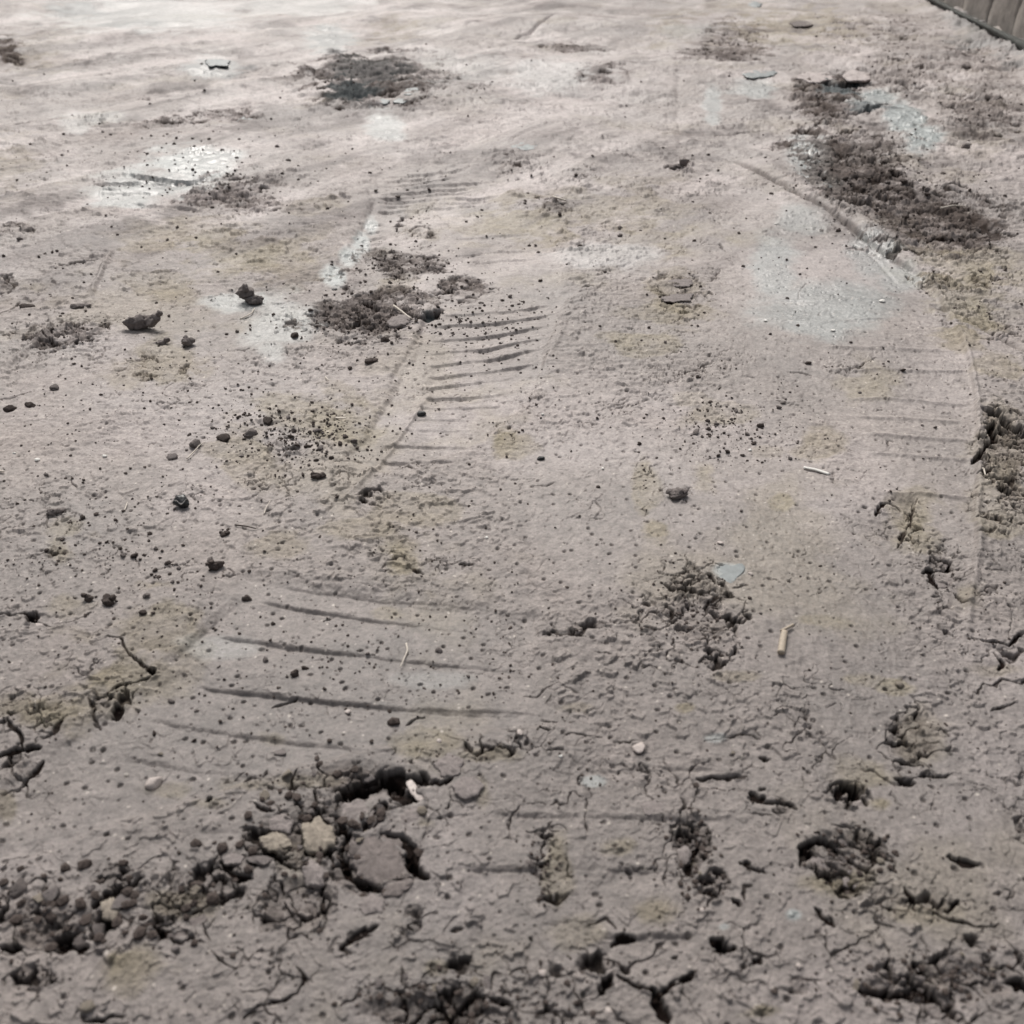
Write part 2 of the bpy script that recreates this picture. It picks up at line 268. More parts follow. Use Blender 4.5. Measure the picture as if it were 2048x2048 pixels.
RIBS = [((500,1142),(820,1180),4,.0016,0),((492,1196),(1080,1276),4.2,.0034,4),((408,1264),(1090,1345),4.6,.0040,4),((330,1358),(1110,1438),4.6,.0032,4),((290,1430),(860,1510),5,.0024,2),((830,1408),(1130,1432),4,.003,0),((240,1510),(700,1560),6,.0018,2),((540,1168),(1000,1222),3.5,.0016,2),
 ((960,1626),(1500,1650),5,.0036,-2),((900,1738),(1400,1750),6,.0034,-4),((1100,1528),(1480,1545),5,.0022,0),((1200,1880),(1420,1878),5,.003,0),((1395,1468),(1560,1484),6,.002,0),((1395,1560),(1500,1545),5,.0025,0),((930,1880),(1090,1890),9,.002,-3),
 ((60,1660),(560,1658),8,.0012,0),
 ((868,655),(1132,625),3,.0042,4),((852,682),(1128,648),3,.0046,4),((838,706),(1118,672),3,.0046,4),((838,728),(1110,692),3,.0042,4),((845,748),(1100,722),3,.0040,4),((850,768),(1085,742),3,.0036,3),((880,632),(1136,606),2.6,.0034,4),((890,614),(1130,590),2.4,.0026,4),((850,790),(1045,780),3.4,.0034,4),((820,808),(1030,808),3.2,.003,3),
 ((800,828),(950,836),3.2,.0026,0),((790,850),(960,856),3.2,.0026,0),((760,880),(960,888),3.4,.003,0),((752,912),(930,920),3.4,.0028,0),
 ((900,600),(1040,582),2.4,.002,0),((905,560),(1060,545),2.2,.0015,0),((900,470),(1090,458),2,.0025,0),((900,505),(1100,488),2,.0025,0),((960,520),(1100,508),2,.002,0),
 ((175,368),(450,352),2.6,.008,-2),((230,345),(420,360),2.2,.008,0),((200,385),(330,378),2.2,.006,0),((250,402),(420,420),2.2,.006,0),((265,318),(420,322),2,.004,0)]
for k in range(9): RIBS.append(((762 + k * -1.5, 352 + k * 7.6), (965 + k * 12 - (k % 3) * 30, 328 + k * 8.2), 1.9, .006, 1.5))
for k in range(6): RIBS.append(((720, 440 + k * 12), (770, 436 + k * 12), 1.9, .004, 0))
for k in range(5): RIBS.append(((140 + 3 * k, 222 + k * 6), (215, 216 + k * 6), 1.6, .008, 0))

BANDS = [[(490,1150),(1080,1230),(1100,1440),(700,1490),(60,1690),(-20,1700),(10,1570),(330,1340)],
 [(875,600),(1140,585),(1060,800),(970,880),(760,935),(690,905),(790,780)],[(760,338),(1010,322),(1000,420),(1110,440),(1120,590),(890,600),(740,540),(700,500)],
 [(1470,360),(1700,470),(1850,580),(1945,720),(1955,1000),(1900,1110),(1760,980),(1640,820),(1480,700),(1440,560)],[(1000,880),(1300,860),(1560,960),(1640,1240),(1500,1420),(1440,1180),(1100,1160)],
 [(1400,900),(1640,900),(1760,1180),(1880,1500),(2060,1720),(1900,1740),(1740,1640),(1640,1400)]]
SMOOTH = np.zeros(X.shape, np.float32)
for i_, b_ in enumerate(BANDS):
    m_ = poly_mask(b_, [20, 9, 12, 34, 40, 40][i_]); SMOOTH = np.maximum(SMOOTH, m_)
    if i_ < 4: Z -= m_ * [.0042, .0048, .0040, .0030][i_]
ROUGHM = blob_mask([(1850,330,260,250,1),(1900,640,120,80,.8),(1990,1000,60,200,.8),(700,170,240,60,.6),(130,690,140,50,.6),(120,1120,160,90,.4)], .4)
# big shapes: two shallow wheel troughs and general unevenness
Z += .010 * fbm(1, 1, .9, 2, 1)
Z += .0030 * fbm(1, 1, .22, 3, 5)
far = sstep(1.2, 4.0, Y).astype(np.float32)
Z += far * (.020 * fbm(.7, 1, .55, 3, 9))

WET = blob_mask([(b[0], b[1], b[2] * 1.1, b[3] * 1.1, b[4]) for b in WETB], .35); KH = blob_mask(KHAK, .9) * (.95 + .5 * EDGE); CR = blob_mask(CRUM, .85); DK = blob_mask(DARKB, .8)
for p in CRACKS: crack(*p)
for r in RIBS: rib(*r)

# furrow and berm at the right, pale ridge of a tyre shoulder
FUR = [(1448,306),(1520,345),(1600,390),(1660,425),(1700,455),(1760,502),(1838,556)]
OUT = FUR + [(1905,640),(1945,740),(1957,860),(1957,1000),(1950,1150),(1935,1260)]
bank(FUR, .007, 30, 90); bank(OUT[5:], .005, 16, 60)
ridge(FUR, 6, -.012, wob=2, col=1.3)
ridge([(p[0] + 16, p[1] - 12) for p in FUR], 14, .004)
ridge([(1700,455),(1745,515),(1800,575)], 5, -.0015)
ridge([(1872,612),(1920,632),(1980,665),(2060,706)], 8, -.010, col=.7)
ridge([(1860,560),(1905,640),(1940,720),(1955,800),(1957,900),(1955,1000),(1955,1100),(1942,1200),(1928,1270)], 7, .0060)
for (a, b) in [((1640,740),(1945,742)),((1690,796),(1950,806)),((1700,832),(1952,846)),((1720,868),(1952,884)),((1730,905),(1950,922)),((1770,985),(1950,1000)),((1640,700),(1900,700))]:
    ridge([a, ((a[0]+b[0])/2, (a[1]+b[1])/2 - 2), b], 7, .0030)
ridge([(1500,640),(1640,652),(1800,640)], 6, .002); ridge([(1480,600),(1640,606),(1780,600)], 5, .002)
ridge([(870,620),(820,700),(780,765)], 6, -.003); ridge([(860,780),(800,860),(740,940),(690,990)], 5, .003); ridge([(1130,655),(1085,740),(1060,800)], 5, .002)
ridge([(490,1190),(410,1262),(310,1352)], 6, -.0012); ridge([(470,1185),(392,1258),(290,1345)], 10, .0018)
ridge([(752,395),(735,430),(690,500),(650,575)], 8, -.003)
ridge([(225,500),(205,540),(180,590)], 5, .006); ridge([(0,735),(60,690),(110,640)], 8, .006)
ridge([(0,255),(40,248),(85,240)], 3, -.012, col=.4)
ridge([(180,155),(260,150),(330,135)], 3, -.014, col=.3); ridge([(440,155),(520,140),(570,130)], 3, -.014, col=.3); ridge([(120,120),(230,122),(340,118)],3,-.012,col=.25)
ridge([(1355,130),(1358,230),(1362,300)], 8, -.003)
ridge([(1340,255),(1450,265),(1540,255)],4,-.008,col=.25)
ridge([(1000,80),(1060,60),(1110,30)],4,-.014,col=.3)
# the raised plate at the right edge
#step([(1965,812),(1990,822),(2010,838),(2070,868)], 4, .022, 90, sgn=-1)
step([(1832,996),(1820,1040),(1800,1090)], 4, .007, 50, sgn=-1)

_p = np.array(at(1885, 22)); _q = np.array(at(2060, 116)); _w = (_q - _p) / np.linalg.norm(_q - _p)
_dw = np.abs((X - _p[0]) * -_w[1] + (Y - _p[1]) * _w[0])
Z += np.exp(-(_dw / .10) ** 2).astype(np.float32) * (.040 + .02 * fbm(1, 1, .14, 3, 501, .5)) * (Y > 1) * (X > .5)
# pits the clods lie in
PIT = blob_mask([(2035,885,66,42,1.6),(1985,900,24,30,.8),(750,1560,110,36,.7),(755,1715,80,58,1),(610,1650,100,50,.6),(605,1805,55,40,.9),(190,1830,90,40,.7),(110,1870,70,40,.8),(1385,1700,34,50,.7),(1680,1722,62,44,.7),(1700,1600,36,24,.6),(1820,1480,40,50,.4),
                 (740,625,100,36,.8),(1700,350,90,60,.5),(1850,450,110,36,.4),(860,2020,100,24,.8),(1860,1985,130,36,.7),(1880,1150,30,50,.4),(2010,900,40,60,.5)], .5)
Z -= PIT * .0055

# crumbled soil: pieces of crust with dark gaps between them, some pieces gone
nearw = (1 - sstep(.8, 1.6, Y)).astype(np.float32)
farw = sstep(1.0, 2.2, Y).astype(np.float32)
FARB = poly_mask([(1560,295),(1600,250),(1660,262),(1760,330),(1830,375),(1990,430),(2040,470),(1960,500),(1850,505),(1785,470),(1720,420),(1640,365)], 22)
FARB = np.maximum(FARB, poly_mask([(1590,155),(1720,160),(1735,200),(1690,235),(1640,255),(1600,210)], 16))
DK = np.maximum(DK, FARB * np.clip(.55 + 1.2 * EDGE + .5 * fbm(.6, 1.4, .10, 4, 601, .6), 0, 1))
CRS = np.clip(blob_mask([(b[0], b[1], b[2] * 1.35, b[3] * 1.5, b[4] * .92) for b in CRUM], .8), 0, 1)
CRS = np.maximum(CRS, FARB * np.clip(.75 + .5 * EDGE, 0, 1))
# where the crust is broken: each piece decides for itself
q = CRS * .95 + EDGE * .40 + .22 * DK + .10 * ROUGHM
q1 = q - .38 - .75 * R1
BR = sstep(0, .12, q1) 
BR = np.maximum(BR, sstep(0, .12, q - .42 - .9 * R2) * .9)
solid = np.maximum(A1, A2 * .88) * (1 - farw) + np.maximum(A3 * (R3 > .3), A1 * .85) * farw
gap = (1 - solid) * BR
hr = fbm(1, 1, .03, 3, 39, .6)
Z += -BR * .0012 * (1 + hr) - gap * (.0068 - .0010 * farw)
Z += BR * solid * ((R1 - .5) * .0045 * (A1 > .3) + (R2 - .5) * .0028 * (A2 > .3) + T1 * .005 * (A1 > .3) + T2 * .0020 + D2 * .0010 + farw * (R3 - .4) * .006 * (A3 > .3) + farw * T3 * .005)
# sparse joints in the crust around the broken places
JT = (1 - sstep(.02, .10, A1 + (1 - F1))) * sstep(.25, .6, CRS + EDGE * .5) * (R1 > .4) * (1 - BR)
Z -= JT * .0035
crn = BR
cav = np.clip(gap, 0, 1)

# thin crust that lifts in flakes: terraced noise
def terr(n, k):
    q = n * k; f = np.floor(q); r = q - f
    return (f + sstep(.46, .56, r)) / k
fl = sstep(-.12, .35, fbm(1, 1, .30, 3, 21) + .25 * KH)
n1 = fbm(1, 1.1, .035, 4, 25, .6); t1 = terr(n1 + .02 * EDGE, 5)
n2 = fbm(1, 1.2, .012, 4, 28, .6); t2 = terr(n2, 4)
n3 = fbm(.8, 1.1, .11, 5, 41, .6); t3 = terr(n3, 4)
SMF = (1 - .75 * SMOOTH) * (1 - .8 * np.clip(WET, 0, 1))
Z += SMF * (fl * .6 + .10 + .3 * CR) * (t1 * .0021) + (fl * .5 + .06 + KH * .2) * t2 * .0008 * SMF + far * (.15 + fl * .7 + 1.1 * ROUGHM) * t3 * .0095 * SMF
def chips(lam, seed, thr, r, amp, mask):
    """small curled flakes of crust whose near edge stands up"""
    f = fade(lam * .55); rr = np.where((f.max(1) > .01))[0]; a0, a1 = rr.min(), rr.max() + 1
    f1, f2, rv, ox, oy = worley(X[a0:a1] / lam + WX[a0:a1] * .02 / lam, Y[a0:a1] / lam * .95 + WY[a0:a1] * .02 / lam, seed, True)
    on = (rv > thr) * sstep(r, r * .86, f1 * (1 + .5 * perlin(X[a0:a1] / lam * 3, Y[a0:a1] / lam * 3, seed + 1)))
    wv = (rv - thr) / (1 - thr)
    d = on * amp * (.2 + (oy / r * .8 + ox / r * .5 * (wv * 2 - 1) + .4)) * mask[a0:a1] * f[a0:a1]
    Z[a0:a1] += d
chm = .35 + .65 * sstep(-.3, .4, fbm(1, 1, .22, 3, 211)) + .4 * CR + .2 * KH
chm = chm * (1 - .6 * SMOOTH)
chips(.020, 221, .72, .40, .0022, chm); chips(.010, 222, .62, .42, .0016, chm); chips(.0055, 223, .6, .42, .0005, chm * nearw)
wr = sstep(-.15, .4, fbm(1, 1, .28, 3, 241) + .35 * ROUGHM + .2 * CR) * (1 - .8 * SMOOTH)
Z += wr * (terr(fbm(.45, 1.5, .016, 3, 245, .6), 4) * (.0022 - .0018 * nearw) + far * terr(fbm(.45, 1.4, .05, 3, 248, .6), 4) * .0045)
chips(.050, 224, .60, .34, .0040, chm * farw); chips(.026, 226, .62, .38, .0028, chm * farw)
# grain
Z += fbm(1, 1, .008, 3, 81, .7) * .00055 * (1 - .35 * SMOOTH) * (1 - .6 * np.clip(WET, 0, 1)) + far * (1 - .7 * np.clip(WET, 0, 1)) * fbm(1, 1, .03, 3, 85, .65) * .0022
Z += KH * fbm(1, 1, .010, 3, 91, .7) * .0010
# hairline cracks of drying mud where the crust is thin
def hair(lam, seed, wid):
    f = fade(lam * .5); rr = np.where((f.max(1) > .01))[0]; r0, r1 = rr.min(), rr.max() + 1
    f1, f2, rv = worley(X[r0:r1] / lam + WX[r0:r1] * 1.1, Y[r0:r1] / lam + WY[r0:r1] * 1.1, seed)
    out = np.zeros(X.shape, np.float32); out[r0:r1] = sstep(wid, wid * .25, f2 - f1) * f[r0:r1]
    return out
mk = sstep(.25, .55, fbm(1, 1, .16, 4, 111, .6) + .25 * CR)
h1 = hair(.060, 120, .030) * mk * sstep(.1,.5,mk)
h2 = hair(.020, 121, .06) * sstep(.28, .55, fbm(1, 1, .10, 4, 117, .6) + .2 * CR)
h1 *= SMF; h2 *= SMF
Z -= h1 * .0035 + h2 * .0009
# pock marks and little pits
def pocks(lam, seed, thr, r):
    f = fade(lam * .6); rr = np.where((f.max(1) > .01))[0]; r0, r1 = rr.min(), rr.max() + 1
    f1, f2, rv = worley(X[r0:r1] / lam + WX[r0:r1] * .4, Y[r0:r1] / lam + WY[r0:r1] * .4, seed)
    out = np.zeros(X.shape, np.float32); out[r0:r1] = sstep(r, r * .4, f1) * (rv > thr) * f[r0:r1]
    return out
pk = pocks(.014, 131, .86, .20) + pocks(.007, 133, .9, .24) * .6
Z -= pk * .0022
# smooth glazed places are flat
Z_s = Z
outside = sstep(60, 400, np.maximum(0, np.abs(UU[None, :] * F) - 1024)) * 0

# ------------------------------------------------------------------ colours of the ground
def lin(r, g, b): 
    f = lambda c: ((c / 255 + .055) / 1.055) ** 2.4 if c > 10 else c / 255 / 12.92
    return np.array([f(r), f(g), f(b)], np.float32)
BASE = np.array([.268, .236, .220], np.float32); KHC = np.array([.275, .238, .175], np.float32)
PALE = np.array([.40, .355, .345], np.float32); WET_SHEEN = np.array([.335, .36, .355], np.float32)
MOIST_SHADE = np.array([.074, .058, .051], np.float32); HOLE = np.array([.020, .014, .012], np.float32)
C = np.empty(X.shape + (3,), np.float32); C[:] = BASE
def mix(c, col, m): c += (col - c) * m[..., None]
tone = fbm(1, 1, .25, 5, 151, .6)
C *= (1 + .20 * tone)[..., None]
mix(C, PALE, np.clip(sstep(.0, .7, fbm(1, 1, .5, 4, 161, .55)) * .5, 0, 1))
C *= (1 + .10 * fbm(1, 1, .02, 3, 171, .7))[..., None]
rk = fbm(1, 1, .35, 5, 181, .6)
mix(C, KHC, np.clip(KH * .85 + .35 * sstep(.25, .7, rk), 0, 1))
mix(C, PALE, np.clip(blob_mask([(1200,505,110,40,1),(1120,150,170,50,1),(1000,250,300,60,.5),(380,90,260,40,.8),(1500,360,90,60,.4),(1930,130,100,30,.4),(1700,130,60,30,.7),(900,520,80,30,.4)], .6) * .8, 0, 1))
mix(C, PALE, np.clip(.24 * sstep(.9, 3.0, Y).astype(np.float32), 0, 1))  # glare over the far mud, painted in as a paler tone
# long scrape marks that run off to the far left
_a = np.array(at(0, 262)); _b = np.array(at(420, 182)); _d = (_b - _a) / np.linalg.norm(_b - _a)
sl = X * _d[0] + Y * _d[1]; sq = -X * _d[1] + Y * _d[0]
def aniso(l1, l2, seed, o=3):
    out = np.zeros(X.shape, np.float32); a = 1.0
    for i in range(o):
        out += a * fade(l2 * 1.5) * perlin(sl / l1, sq / l2, seed + i); l1 *= .5; l2 *= .5; a *= .6
    return out
leftw = sstep(1.2, 2.2, Y) * sstep(1.0, -.2, X)
st = aniso(1.6, .16, 401, 4)
Z += leftw * st * .005
mix(C, np.array([.15, .128, .122], np.float32), np.clip(leftw * sstep(.12, .75, st) * .75, 0, 1))
mix(C, np.array([.50, .445, .43], np.float32), np.clip(leftw * sstep(.12, .75, -st) * .7, 0, 1))
sm = fbm(1, 1, .30, 5, 431, .65) * farw
mix(C, np.array([.14, .118, .112], np.float32), np.clip(sstep(.28, .85, sm) * .75, 0, 1))
mix(C, np.array([.50, .445, .43], np.float32), np.clip(sstep(.20, .80, -sm) * .6, 0, 1))
mix(C, MOIST_SHADE, np.clip(.12 * DK + .28 * DK * farw + DK * BR * (.25 + .14 * farw) + .06 * BR + .45 * DARK, 0, .94))  # moist soil colour, also painted as shade in the furrow lines
mix(C, np.array([.028, .021, .018], np.float32), np.clip(cav * .88 + JT * .7, 0, .95))  # shade between the crust pieces painted into the colour
mix(C, MOIST_SHADE, np.clip(h1 * .7 + h2 * .3 + pk * .7, 0, .8))
mix(C, HOLE, np.clip(DEEP * 1.0 + PIT * cav * .5, 0, 1))  # darker inner soil, with the shade of holes painted in
mix(C, WET_SHEEN, np.clip(WET * (1 - crn * .8) * (1 - DEEP) * .75 * (1 + .2 * tone), 0, 1))  # pale sky reflection of the wet mud painted into the colour
mix(C, np.array([.07, .085, .09], np.float32), np.clip(blob_mask([(705,190,54,26,.75),(745,150,80,30,.4),(660,80,50,26,.45),(430,140,55,20,.45),(150,18,60,8,.6),(265,45,60,12,.4),(1960,60,60,36,.45),(2040,100,50,30,.45),(1680,168,44,14,.9),(1740,218,44,12,.9),(860,632,18,14,.9)], .7), 0, 1))  # blue-grey soil, plus painted shade at the wall foot and in cavities
# pale grit flecks
g1 = pocks(.016, 141, .93, .11) + pocks(.009, 143, .96, .14)
mix(C, np.array([.62, .56, .50], np.float32), np.clip(g1 * (1 - DEEP) * .8, 0, 1))
C *= (.70 + .30 * sstep(.50, 1.05, Y))[..., None].astype(np.float32)      # darkens the near ground: lens and view-angle falloff painted in
R = np.clip(.64 - .34 * WET * (1 - crn) - .05 * SMOOTH + .20 * DK + .10 * crn + .3 * DEEP + .4 * cav + .10 * KH + .10 * tone, .26, 1).astype(np.float32)

# ------------------------------------------------------------------ mesh helpers
def mesh_from(name, verts, faces_quads=None, faces=None, mat=None, smooth=True):
    me = bpy.data.meshes.new(name)
    if faces is not None:
        me.from_pydata([tuple(v) for v in verts], [], faces)
    else:
        n = len(verts); q = len(faces_quads)
        me.vertices.add(n); me.vertices.foreach_set('co', np.asarray(verts, np.float32).ravel())
        k = faces_quads.shape[1]
        me.loops.add(q * k); me.loops.foreach_set('vertex_index', faces_quads.astype(np.int32).ravel())
        me.polygons.add(q); me.polygons.foreach_set('loop_start', (np.arange(q) * k).astype(np.int32))
        me.update(calc_edges=True)
    me.polygons.foreach_set('use_smooth', np.full(len(me.polygons), smooth))
    if mat: me.materials.append(mat)
    me.update()
    return me
def link(name, me, parent=None):
    o = bpy.data.objects.new(name, me); COL.objects.link(o)
    if parent: o.parent = parent
    return o
def tag(o, label=None, cat=None, group=None, kind=None):
    if label: o['label'] = label
    if cat: o['category'] = cat
    if group: o['group'] = group
    if kind: o['kind'] = kind
    return o

def new_mat(name):
    m = bpy.data.materials.new(name); m.use_nodes = True
    nt = m.node_tree; b = nt.nodes['Principled BSDF']
    return m, nt, b
def noise(nt, scale, detail=6, rough=.6):
    t = nt.nodes.new('ShaderNodeTexNoise'); t.inputs['Scale'].default_value = scale
    t.inputs['Detail'].default_value = detail; t.inputs['Roughness'].default_value = rough
    return t
def coords(nt, kind='Object'):
    c = nt.nodes.new('ShaderNodeTexCoord'); return c.outputs[kind]
def ground_mat():
    m, nt, b = new_mat('trampled_mud')
    L = nt.links; co = coords(nt)
    a = nt.nodes.new('ShaderNodeAttribute'); a.attribute_name = 'soil'
    r = nt.nodes.new('ShaderNodeAttribute'); r.attribute_name = 'sheen'
    n1 = noise(nt, 260, 8, .7); L.new(co, n1.inputs['Vector'])
    n2 = noise(nt, 900, 4, .7); L.new(co, n2.inputs['Vector'])
    mp = nt.nodes.new('ShaderNodeMapRange'); mp.inputs[1].default_value = .3; mp.inputs[2].default_value = .7; mp.inputs[3].default_value = .72; mp.inputs[4].default_value = 1.26
    L.new(n1.outputs['Fac'], mp.inputs[0])
    n3_ = noise(nt, 70, 10, .72); L.new(co, n3_.inputs['Vector'])
    m3 = nt.nodes.new('ShaderNodeMapRange'); m3.inputs[1].default_value = .32; m3.inputs[2].default_value = .68; m3.inputs[3].default_value = .74; m3.inputs[4].default_value = 1.22
    L.new(n3_.outputs['Fac'], m3.inputs[0])
    mm = nt.nodes.new('ShaderNodeMath'); mm.operation = 'MULTIPLY'; L.new(mp.outputs[0], mm.inputs[0]); L.new(m3.outputs[0], mm.inputs[1])
    vm = nt.nodes.new('ShaderNodeVectorMath'); vm.operation = 'SCALE'
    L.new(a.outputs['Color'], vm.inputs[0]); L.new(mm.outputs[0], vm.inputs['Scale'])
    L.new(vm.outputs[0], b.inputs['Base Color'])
    L.new(r.outputs['Fac'], b.inputs['Roughness'])
    sm = nt.nodes.new('ShaderNodeMapRange'); sm.inputs[1].default_value = .68; sm.inputs[2].default_value = .95; sm.inputs[3].default_value = .5; sm.inputs[4].default_value = .04
    L.new(r.outputs['Fac'], sm.inputs[0]); L.new(sm.outputs[0], b.inputs['Specular IOR Level'])
    bp = nt.nodes.new('ShaderNodeBump'); bp.inputs['Strength'].default_value = .55; bp.inputs['Distance'].default_value = .0016
    L.new(n1.outputs['Fac'], bp.inputs['Height'])
    b2 = nt.nodes.new('ShaderNodeBump'); b2.inputs['Strength'].default_value = .4; b2.inputs['Distance'].default_value = .0006
    L.new(n2.outputs['Fac'], b2.inputs['Height']); L.new(bp.outputs[0], b2.inputs['Normal'])
    L.new(b2.outputs[0], b.inputs['Normal'])
    return m
def soil_mat(name, col, var=.35, rough=.85, scale=220, bump=.8, dist=.0012, spec=.3):
    m, nt, b = new_mat(name); L = nt.links; co = coords(nt)
    n1 = noise(nt, scale, 7, .7); L.new(co, n1.inputs['Vector'])
    cr = nt.nodes.new('ShaderNodeValToRGB')
    cr.color_ramp.elements[0].position = .3; cr.color_ramp.elements[1].position = .72
    cr.color_ramp.elements[0].color = tuple(c * (1 - var) for c in col) + (1,)
    cr.color_ramp.elements[1].color = tuple(min(1, c * (1 + var)) for c in col) + (1,)
    L.new(n1.outputs['Fac'], cr.inputs[0]); L.new(cr.outputs[0], b.inputs['Base Color'])
    b.inputs['Roughness'].default_value = rough; b.inputs['Specular IOR Level'].default_value = spec
    bp = nt.nodes.new('ShaderNodeBump'); bp.inputs['Strength'].default_value = bump; bp.inputs['Distance'].default_value = dist
    L.new(n1.outputs['Fac'], bp.inputs['Height']); L.new(bp.outputs[0], b.inputs['Normal'])
    return m
M = dict(
 ground=ground_mat(),
 dark=soil_mat('moist_dark_soil', (.066, .051, .045)),
 mid=soil_mat('half_dry_soil', (.168, .145, .137)),
 pale=soil_mat('dry_grey_mud', (.225, .198, .189), .32),
 khaki=soil_mat('dry_khaki_mud', (.27, .235, .195), .35),
 blue=soil_mat('glazed_blue_grey_mud', (.20, .22, .222), .25, .45, 90, .3, .0006, .5),
 pink=soil_mat('dry_pinkish_mud', (.40, .35, .335), .25, .6, 60, .4),
 black=soil_mat('black_stone', (.018, .019, .02), .4, .35, 160, .6, .0008, .5),
 white=soil_mat('chalky_white', (.72, .70, .66), .12, .6, 300, .4, .0004),
 quartz=soil_mat('pinkish_white_quartz', (.46, .40, .37), .3, .5, 260, .5, .0005, .5),
 straw=soil_mat('dry_straw', (.40, .34, .27), .25, .6, 500, .4, .0003),
 pstraw=soil_mat('bleached_straw', (.60, .54, .47), .15, .55, 500, .4, .0003),
 wall=soil_mat('weathered_wall_stone', (.25, .225, .205), .3, .85, 22, .8, .008),
 foot_shade=soil_mat('painted_foot_shade', (.085, .088, .082), .4, .9, 30, .8, .004),  # stands in for the shade along the wall foot
)

# ------------------------------------------------------------------ build the ground
idx = np.arange(NR * NC).reshape(NR, NC)
quads = np.stack([idx[:-1, :-1], idx[:-1, 1:], idx[1:, 1:], idx[1:, :-1]], -1).reshape(-1, 4)
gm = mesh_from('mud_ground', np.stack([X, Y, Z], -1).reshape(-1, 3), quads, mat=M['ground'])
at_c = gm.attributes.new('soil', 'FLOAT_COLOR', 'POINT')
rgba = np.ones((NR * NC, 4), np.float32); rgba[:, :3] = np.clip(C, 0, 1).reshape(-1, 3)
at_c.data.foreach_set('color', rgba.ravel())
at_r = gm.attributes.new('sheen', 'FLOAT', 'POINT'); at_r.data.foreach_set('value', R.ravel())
g = link('ground', gm)
tag(g, 'trampled grey brown mud with tyre tread marks and cracks', 'ground', kind='structure')

def gz(u, v):
    c = min(NC - 1, max(0, int(np.searchsorted(U, u)))); r = int(np.argmin(np.abs(VV - v)))
    return float(Z[r, c])

# ------------------------------------------------------------------ lumps
def n3(p, f, seed):
    return (perlin(p[:, 0] * f + seed * 3.1, p[:, 1] * f + p[:, 2] * f * .7, seed) + perlin(p[:, 1] * f - seed, p[:, 2] * f - p[:, 0] * f * .6, seed + 7) + perlin(p[:, 2] * f, p[:, 0] * f + p[:, 1] * f * .5, seed + 13)) / 1.8
_ico = {}
def ico(sub):
    if sub not in _ico:
        import bmesh
        bm = bmesh.new(); bmesh.ops.create_icosphere(bm, subdivisions=sub, radius=1)
        bm.verts.ensure_lookup_table()
        _ico[sub] = (np.array([v.co[:] for v in bm.verts]), np.array([[v.index for v in f.verts] for f in bm.faces])); bm.free()
    return _ico[sub]
def lump_pts(sub, seed, rough=.35, flat=.7, angular=.25, cut=(.62, .85)):
    p, f = ico(sub); p = p.copy()
    r = 1 + rough * n3(p, 1.3, seed) + rough * .55 * n3(p, 3.1, seed + 20) + rough * .3 * n3(p, 7, seed + 40)
    rs = np.random.RandomState(seed)
    q = p * r[:, None]
    for k in range(int(angular * 20)):                       # broken facets
        n = rs.normal(size=3); n /= np.linalg.norm(n); d = q @ n; lim = rs.uniform(*cut)
        q -= np.outer(np.maximum(0, d - lim) * .85, n)
    q *= np.array([rs.uniform(.85, 1.25), rs.uniform(.8, 1.1), flat])
    return q, f
def lump(name, seed, mat, sub=3, rough=.35, flat=.7, angular=.25, cut=(.62, .85)):
    q, f = lump_pts(sub, seed, rough, flat, angular, cut)
    return mesh_from(name, q, f, mat=M[mat], smooth=sub >= 3)
def put(o, u, v, spx, rot=None, sink=.35, sc=(1, 1, 1), tilt=(0, 0)):
    x, y = at(u, v); s = spx * pxm(v)
    o.location = (x, y, gz(u, v) + s * sc[2] * (.62 - sink))
    o.rotation_euler = (tilt[0], tilt[1], random.uniform(0, 6.28) if rot is None else rot)
    o.scale = (s * sc[0], s * sc[1], s * sc[2])
    return o

def merge(parts):
    vs = []; fs = []; n = 0
    for q, f in parts:
        vs.append(q); fs.append(f + n); n += len(q)
    return np.concatenate(vs), np.concatenate(fs)

# notable stones and lumps, each with its own look
def clump(name, label, cat, u, v, pieces, mat, group=None):
    """pieces: (du, dv, radius px, height px) lumps fused into one lump of soil"""
    s = pxm(v); parts = []
    for i, (du, dz, r, flat) in enumerate(pieces):
        q, f = lump_pts(4 if r > 9 else 3, 300 + int(u) + i * 17, .34, flat, .2)
        q = q * r + np.array([du, (i % 3 - 1) * r * .3, dz]); parts.append((q * s, f))
    q, f = merge(parts); q[:, 2] -= q[:, 2].min() + 4.5 * s
    o = link(name, mesh_from(name, q, f, mat=M[mat]))
    x, y = at(u, v); o.location = (x, y, gz(u, v)); 
    return tag(o, label, cat, group)
clump('soil_lump', 'largest oblong lump of soil with a crumbly right end, on the mud at left', 'soil lump', 286, 655, [(-20,0,14,.9),(-6,0,17,.85),(8,0,15,.85),(20,3,13,.9),(30,10,9,1),(37,18,7,1)], 'mid')
clump('soil_lump', 'upright dark lump of soil with a knob on top, beside a curved straw', 'soil lump', 500, 602, [(8,0,15,.8),(17,0,10,.8),(-7,13,15,.95),(-4,24,9,1),(-15,13,9,.8),(0,4,13,.8)], 'mid')
clump('soil_lump', 'narrow curved lump of soil below the largest oblong lump', 'soil lump', 322, 684, [(-8,0,8,.6),(2,3,9,.6),(11,8,7,.9)], 'mid')
clump('soil_lump', 'small two knobbed lump of soil right of the narrow curved lump', 'soil lump', 378, 686, [(-2,0,10,.9),(7,2,7,.9),(-5,7,6,.8)], 'mid')
clump('soil_lump', 'knobbly twin lump of soil on bare mud above the left tread bars', 'soil lump', 431, 1138, [(0,0,11,.8),(-9,5,7,.8),(8,2,8,.8),(-4,9,6,.9)], 'dark')
clump('soil_lump', 'tall lump of soil left of the upper tread bars', 'soil lump', 218, 1200, [(0,0,12,1),(8,7,7,1),(-4,4,9,1)], 'dark')
